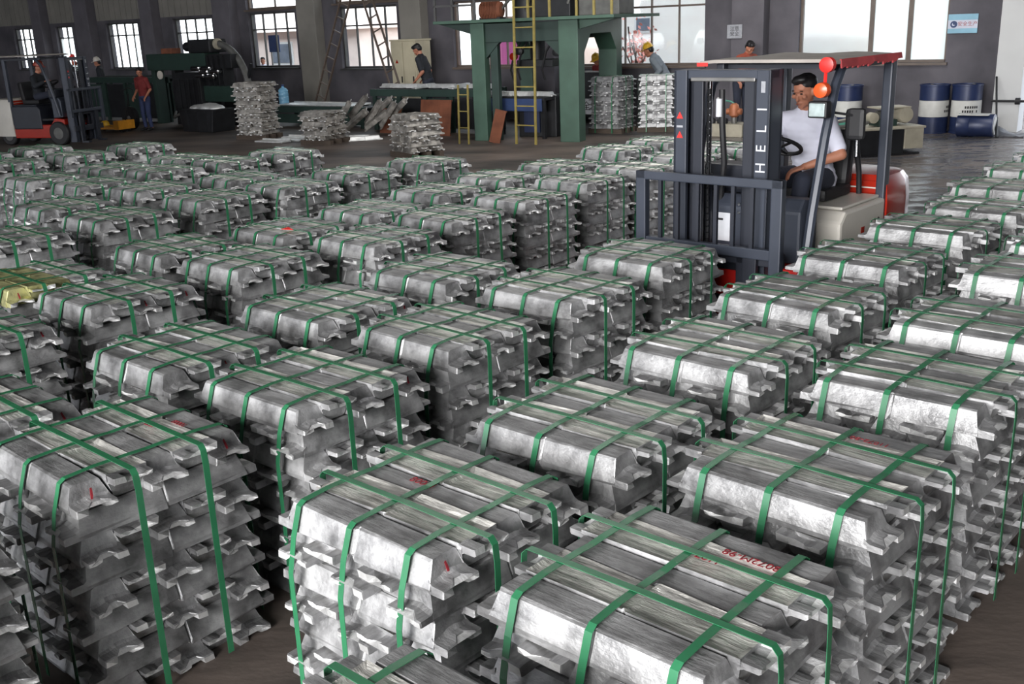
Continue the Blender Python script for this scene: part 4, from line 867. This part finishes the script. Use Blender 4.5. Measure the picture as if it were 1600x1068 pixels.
# ------------------------------------------------------------------ electrical cabinet, A-frame ladders, sheets, scrap
t = thing('electrical_cabinet', 'cream electrical cabinet standing behind the man in black', 'cabinet', wp(-17.95, 1.0), WTH)
MB().box(0, .80, 0, .6, .08, 1.95).build('body', 'cabinet', t, .012); MB().box(-.02, .82, -.02, .62, 1.95, 1.99).build('top_cover', 'cabinet', t); MB().box(.03, .77, .03, .57, 0, .08).build('plinth', 'machine', t)
for x0, x1 in ((.02, .40), (.42, .78)):
    d = MB().box(x0, x1, -.022, -.002, .12, 1.92).build('door', 'cabinet', t, .004); MB().box(x1 - .07, x1 - .04, -.04, -.022, .95, 1.1).build('handle', 'black', d)
    for k in range(4): MB().box(x0 + .06, x0 + .28, -.030, -.022, .30 + k * .05, .32 + k * .05).build('louvre', 'cabinet', d)
MB().prism([(.15, 1.42), (.25, 1.42), (.20, 1.51)], -.026, -.0225, 'y').build('warning_sticker', 'red', t)
ladder('left lattice ladder of the steel A-frame, leaning up to the right', wp(-20.15, 1.7, .0), wp(-18.35, 1.7, 3.7), .30, 11, (.93, 0, -.37), 'frame', .05, 'ladder', 'two lattice ladders of the A-frame')
ladder('right lattice ladder of the steel A-frame, leaning up to the left', wp(-16.95, 1.7, .0), wp(-18.22, 1.7, 3.7), .30, 11, (.93, 0, .37), 'frame', .05, 'ladder', 'two lattice ladders of the A-frame')
def board(label, loc, rot, w_, h_, mat='rust', th=.02):
    t = thing('sheet', label, 'sheet', loc, 0); t.rotation_euler = rot
    MB().box(-w_ / 2, w_ / 2, 0, th, 0, h_).build('plate', mat, t, .003); MB().box(-w_ / 2, w_ / 2, th, th + .025, h_ - .03, h_).build('stiffener', mat, t)
    MB().box(-w_ / 2, w_ / 2, th, th + .025, 0, .03).build('stiffener', mat, t); return t
board('wide rusty sheet leaning below the high conveyor table', wp(-14.5, 3.62), (R(-9), 0, WTH), .85, .76)
board('darker rusty sheet standing under the middle of the high table', wp(-15.9, 3.5), (R(-8), 0, WTH), .62, .55)
board('narrow rusty plank leaning crookedly under the green press', wp(-12.30, 4.42), (R(-10), R(10), WTH), .26, .66)
for k, (s_, o_, rz) in enumerate(((-17.28, 5.0, 3), (-17.12, 5.38, -3), (-17.30, 5.76, 2))):
    t = thing('aluminium_sheet', '%s pale aluminium sheet on the floor before the low conveyor' % ('back', 'middle', 'front')[k], 'sheet', wp(s_, o_, .004), WTH + R(rz), 'pale sheets on the floor'); MB().box(-.42, .42, -.12, .12, 0, .03).build('sheet', 'alu_white', t, .006); MB().box(-.42, .42, .12, .15, 0, .06).build('flange', 'alu_white', t)
for k in range(9):
    s_ = -16.75 + k * .21 + rnd.uniform(-.05, .05); z_ = .06 + (k % 3) * .12; off_ = 4.15 + rnd.uniform(-.1, .15) - (k % 3) * .08
    put('ingot', ING_DULL[k % 3], None, wp(s_, off_, .30 + z_), (R(rnd.uniform(40, 70)), R(rnd.uniform(-52, -28)), WTH + R(rnd.uniform(-15, 15))), '%s reject ingot from the left leaning against the high table' % ORD[k + 1], 'ingot', 'reject ingots leaning on the table')
for k in range(4):
    put('ingot', ING_WHITE[k % 2], None, wp(-16.5 + k * .36, 4.75 + .1 * (k % 2), .004), (0, 0, WTH + R(-20 + 25 * k)), '%s pale ingot from the left lying loose on the floor' % ORD[k + 1], 'ingot', 'loose ingots on the floor')

# ------------------------------------------------------------------ loose piles and strapped towers in the middle distance
loose_pile('tall narrow loose ingot pile left of the water bottle', wp(-18.33, 5.2), R(-22), 12, 31)
loose_pile('low untidy ingot pile in the middle, below the ladders', wp(-15.93, 5.5), R(-30), 6, 32, jit=5)
loose_pile('square ingot pile in front of the rusty sheets', wp(-12.5, 6.55), R(-52), 7, 33)
def tower(label, s, off, rz, seed):
    t = loose_pile(label, wp(s, off), R(rz), 11, seed, 0, 5, ING, 1.6, True); t['group'] = 'strapped towers beside the press'; t['category'] = 'ingot stack'; return t
tower('strapped tower of ingots nearest the green press', -11.0, 1.95, -36, 41)
tower('strapped tower of ingots beside the forklift mast', -10.20, 1.45, -14, 43)
t = thing('barrier', 'dark barrier panel with a pale top rail beside the green press', 'barrier', wp(-12.45, 1.2), WTH)
MB().box(0, .78, 0, .03, .25, 1.18).build('panel', 'machine', t, .004); MB().box(-.02, .80, -.01, .04, 1.18, 1.21).build('top_rail', 'steel', t)
for x_ in (0, .74): MB().box(x_, x_ + .04, .0, .04, 0, .25).build('foot', 'machine', t)
sg_ = MB().box(.02, .50, -.015, -.002, .28, .62).build('sign', 'label', t, .003)
text('lettering', '\u5b89\u5168', .21, 'ink', sg_, (.26, -.016, .45), (R(90), 0, 0))

# ------------------------------------------------------------------ right-hand bay: drums, pump, sign, rail, tarp
def drum(label, s, off, rz=0, half=False):
    t = thing('oil_drum', label, 'drum', wp(s, off), R(rz), 'blue and white oil drums'); Rr = .262; h = .89
    def band(a, b, nm, mt):
        pr = [(Rr, a), (Rr, b)]; mb = MB(); pts = [(Rr - .004, a)]
        for rz_ in (.30, .60):
            if a < rz_ < b: pts += [(Rr, rz_ - .02), (Rr + .012, rz_), (Rr, rz_ + .02)]
        mb.lathe([(Rr, a)] + [q for q in pts[1:]] + [(Rr, b)], 36); return mb.build(nm, mt, t, smooth=True)
    MB().lathe([(Rr + .012, 0), (Rr + .012, .02), (Rr, .03)], 36).build('bottom_rim', 'drum_blue', t, smooth=True)
    band(.02, .30, 'lower_band', 'drum_blue'); wb_ = band(.305, .60, 'white_band', 'drum_white'); band(.605, h - .03, 'upper_band', 'drum_blue')
    MB().lathe([(Rr - .01, h - .035), (Rr + .012, h - .03), (Rr + .012, h), (Rr - .005, h), (Rr - .01, h - .02), (.01, h - .018)], 36).build('top_rim', 'drum_blue', t, smooth=True)
    MB().lathe([(.03, h - .02), (.032, h - .004), (.004, h - .003)], 12, 'z', (.15, .08, 0)).build('bung', 'steel', t)
    for k in range(2):
        mb = MB()
        for i in range(7):
            if (i * 5 + k * 3) % 7 == 0: continue
            a_ = R(-128 + i * 9); b_ = a_ + R(6); r_ = Rr + .003; z0 = .46 - k * .075
            mb.add([(r_ * math.cos(a_), r_ * math.sin(a_), z0), (r_ * math.cos(b_), r_ * math.sin(b_), z0), (r_ * math.cos(b_), r_ * math.sin(b_), z0 + .045), (r_ * math.cos(a_), r_ * math.sin(a_), z0 + .045)], [(0, 1, 2, 3)])
        if label.startswith('blue and white drum with'): mb.build('stencil', 'ink', wb_)
    return t
drum('blue and white drum seen behind the forklift driver', -6.45, .75, 20)
drum('blue and white drum with a plain band, left of the corner pair', -4.93, .45, 60)
drum('blue and white drum with faint stencilled band by the white column', -4.38, .35, 0)
t = thing('cut_drum', 'low dark blue cut-down drum lying before the stencilled drum', 'drum', wp(-4.05, .98, .205), WTH)
MB().lathe([(.02, -.31), (.19, -.31), (.205, -.30), (.20, -.28), (.20, -.1), (.207, -.09), (.20, -.08), (.20, .28), (.205, .30), (.19, .31), (.02, .31)], 28, 'x').build('shell', 'drum_blue', t, smooth=True)
MB().box(-.30, .22, -.17, .17, .185, .20).build('lid', 'drum_white', t, .004); MB().lathe([(.02, .311), (.16, .312), (.16, .318), (.02, .319)], 20, 'x').build('end_disc', 'drum_white', t)
t = thing('pump_unit', 'grey pump machine on a block base behind the forklift tail', 'machine', (5.94, 16.72, 0), R(10))
MB().box(-.75, .45, -.25, .45, .03, .42).build('base_block', 'machine', t, .01); MB().box(.45, .78, -.27, .47, .10, .42).build('end_block', 'machine_cream', t, .012)
MB().box(-.78, .80, -.29, .49, .42, .455).build('base_plate', 'machine_cream', t, .006); MB().box(-.7, .76, -.22, .42, 0, .03).build('foot', 'black', t)
MB().lathe([(.05, -.20), (.12, -.19), (.135, -.15), (.135, .10), (.10, .14), (.04, .16)], 20, 'y', (.56, .1, .62)).build('motor', 'machine_cream', t, smooth=True)
MB().lathe([(.03, -.12), (.10, -.11), (.10, .1), (.03, .12)], 18, 'x', (.22, .05, .60)).build('gear_housing', 'machine_grey', t, smooth=True); MB().box(.08, .40, -.1, .22, .455, .56).build('pedestal', dg_, t, .01)
MB().box(.05, .62, -.12, .25, .735, .755).build('guard_plate', 'machine_cream', t)
MB().lathe([(.03, -.08), (.085, -.07), (.085, .06), (.03, .08)], 16, 'y', (-.02, -.05, .60)).build('pump_head', 'machine_cream', t, smooth=True)
for k in range(3): MB().tube([(-.7, -.1 + k * .16, .49), (-.35, -.1 + k * .15, .50 + .02 * k), (-.1, -.08 + k * .14, .53)], .028, 8).build('pipe', 'machine_grey' if k != 1 else 'teal', t, smooth=True)
MB().beam((-.72, .3, .50), (-.12, .34, .56), .10, .04).build('channel', 'machine_cream', t)
t = thing('pipe_valve', 'orange-brown pipe valve with a green lever seen through the mast', 'valve', wp(-8.25, 2.0), WTH)
MB().box(-.55, .25, -.2, .35, 0, .24).build('plinth', 'machine_cream', t, .01); MB().lathe([(.05, .24), (.06, .30), (.06, .36)], 14).build('stub', 'steel', t, smooth=True)
MB().lathe([(.05, .36), (.10, .40), (.105, .52), (.08, .60), (.04, .63)], 16).build('valve_body', 'valve', t, smooth=True); MB().lathe([(.03, -.16), (.06, -.15), (.06, .15), (.03, .16)], 14, 'x', (0, 0, .47)).build('flange', 'valve', t, smooth=True)
MB().tube([(0, 0, .62), (-.08, 0, .66), (-.20, 0, .68)], .016, 8).build('lever', 'teal', t); MB().tube([(-.20, 0, .68), (-.36, 0, .72)], .018, 8).build('lever_grip', 'drum_white', t)
for x_ in (-.42, -.28, -.16): MB().lathe([(.02, .24), (.05, .25), (.05, .33), (.02, .35)], 12, 'z', (x_, -.05, 0)).build('fitting', 'machine', t)
# banner and notice on the wall, door rail, leaning pole, tarp
t = thing('banner', 'pale blue wall banner with a round emblem and red characters', 'sign', wp(-4.90, .03, 1.78), WTH)
MB().box(0, .52, 0, .012, 0, .34).build('cloth', 'sign_blue', t); wbm = MB().box(.0, .52, -.004, -.001, .085, .235).build('white_stripe', 'sign_white', t)
em = MB().lathe([(.004, -.0075), (.062, -.0072), (.062, -.0045), (.004, -.0045)], 24, 'y', (.105, 0, .16)).build('emblem', 'navy', t)
MB().prism([(.085, .19), (.092, .155), (.125, .15), (.115, .132), (.085, .132), (.072, .155)], -.0105, -.008, 'y').build('emblem_swoosh', 'sign_white', em)
text('lettering', '\u5b89\u5168\u751f\u4ea7', .088, 'red', t, (.345, -.0055, .16), (R(90), 0, 0), .0005)
t = thing('notice', 'small grey wall notice with two lines of black characters', 'sign', wp(-9.17, .36, 1.80), WTH)
MB().box(0, .33, 0, .012, 0, .27).build('board', 'label_grey', t)
for body, z_ in (('\u6ce8\u610f', .185), ('\u5b89\u5168', .085)): text('lettering', body, .10, 'ink', t, (.165, -.0015, z_), (R(90), 0, 0), .0005)
t = thing('door_rail', 'black door rail crossing the bright doorway by the white column', 'rail', wp(-3.9, .55), WTH)
MB().tube([(-.02, 0, .60), (.9, 0, .60), (2.2, 0, .60)], .022, 8).build('bar', 'black', t); MB().tube([(2.2, 0, 0), (2.2, 0, .7)], .03, 8).build('post', 'black', t); MB().lathe([(.01, -.05), (.06, -.04), (.06, .04), (.01, .05)], 12, 'x', (.42, 0, .60)).build('knob', 'black', t)
t = thing('leaning_pole', 'black pole leaning into the corner beside the white column', 'pole', wp(-3.72, 1.0), WTH)
MB().tube([(.05, -.1, .02), (-.22, .82, 1.0)], .018, 8).build('shaft', 'black', t, smooth=True); MB().tube([(.045, -.085, .03), (-.03, .18, .33)], .024, 8).build('grip', 'machine', t, smooth=True)
t = thing('tarp', 'crumpled black tarpaulin on the floor at the foot of the white column', 'tarp', wp(-3.75, .78), WTH)
tm = MB(); N_ = 12; rr = random.Random(3)
tp = [(-.25 + .75 * i / N_, -.22 + .5 * j_ / N_, .02 + max(0, .16 * math.exp(-((i - 3) ** 2 + (j_ - 7) ** 2) / 14) + rr.uniform(-.012, .02))) for j_ in range(N_ + 1) for i in range(N_ + 1)]
n1 = N_ + 1; nn = len(tp); fs = [(j_ * n1 + i, j_ * n1 + i + 1, (j_ + 1) * n1 + i + 1, (j_ + 1) * n1 + i) for j_ in range(N_) for i in range(N_)]
rim = [i for i in range(n1)] + [j_ * n1 + N_ for j_ in range(1, n1)] + [N_ * n1 + i for i in range(N_ - 1, -1, -1)] + [j_ * n1 for j_ in range(N_ - 1, 0, -1)]
tm.add(tp + [(x, y, .003) for x, y, z in tp], fs + [tuple(q + nn for q in f[::-1]) for f in fs] + [(rim[k], rim[(k + 1) % len(rim)], rim[(k + 1) % len(rim)] + nn, rim[k] + nn) for k in range(len(rim))])
tm.build('cloth', 'tarp', t, smooth=True)
t = thing('floor_hose', 'dark hose lying along the floor behind the middle stacks', 'hose', (0, 0, 0), 0)
MB().tube([gp(-8.15, 8.6, .02), gp(-7.7, 9.6, .02), gp(-7.75, 10.9, .02), gp(-7.4, 12.6, .02)], .02, 8).build('tube', 'black', t, smooth=True)
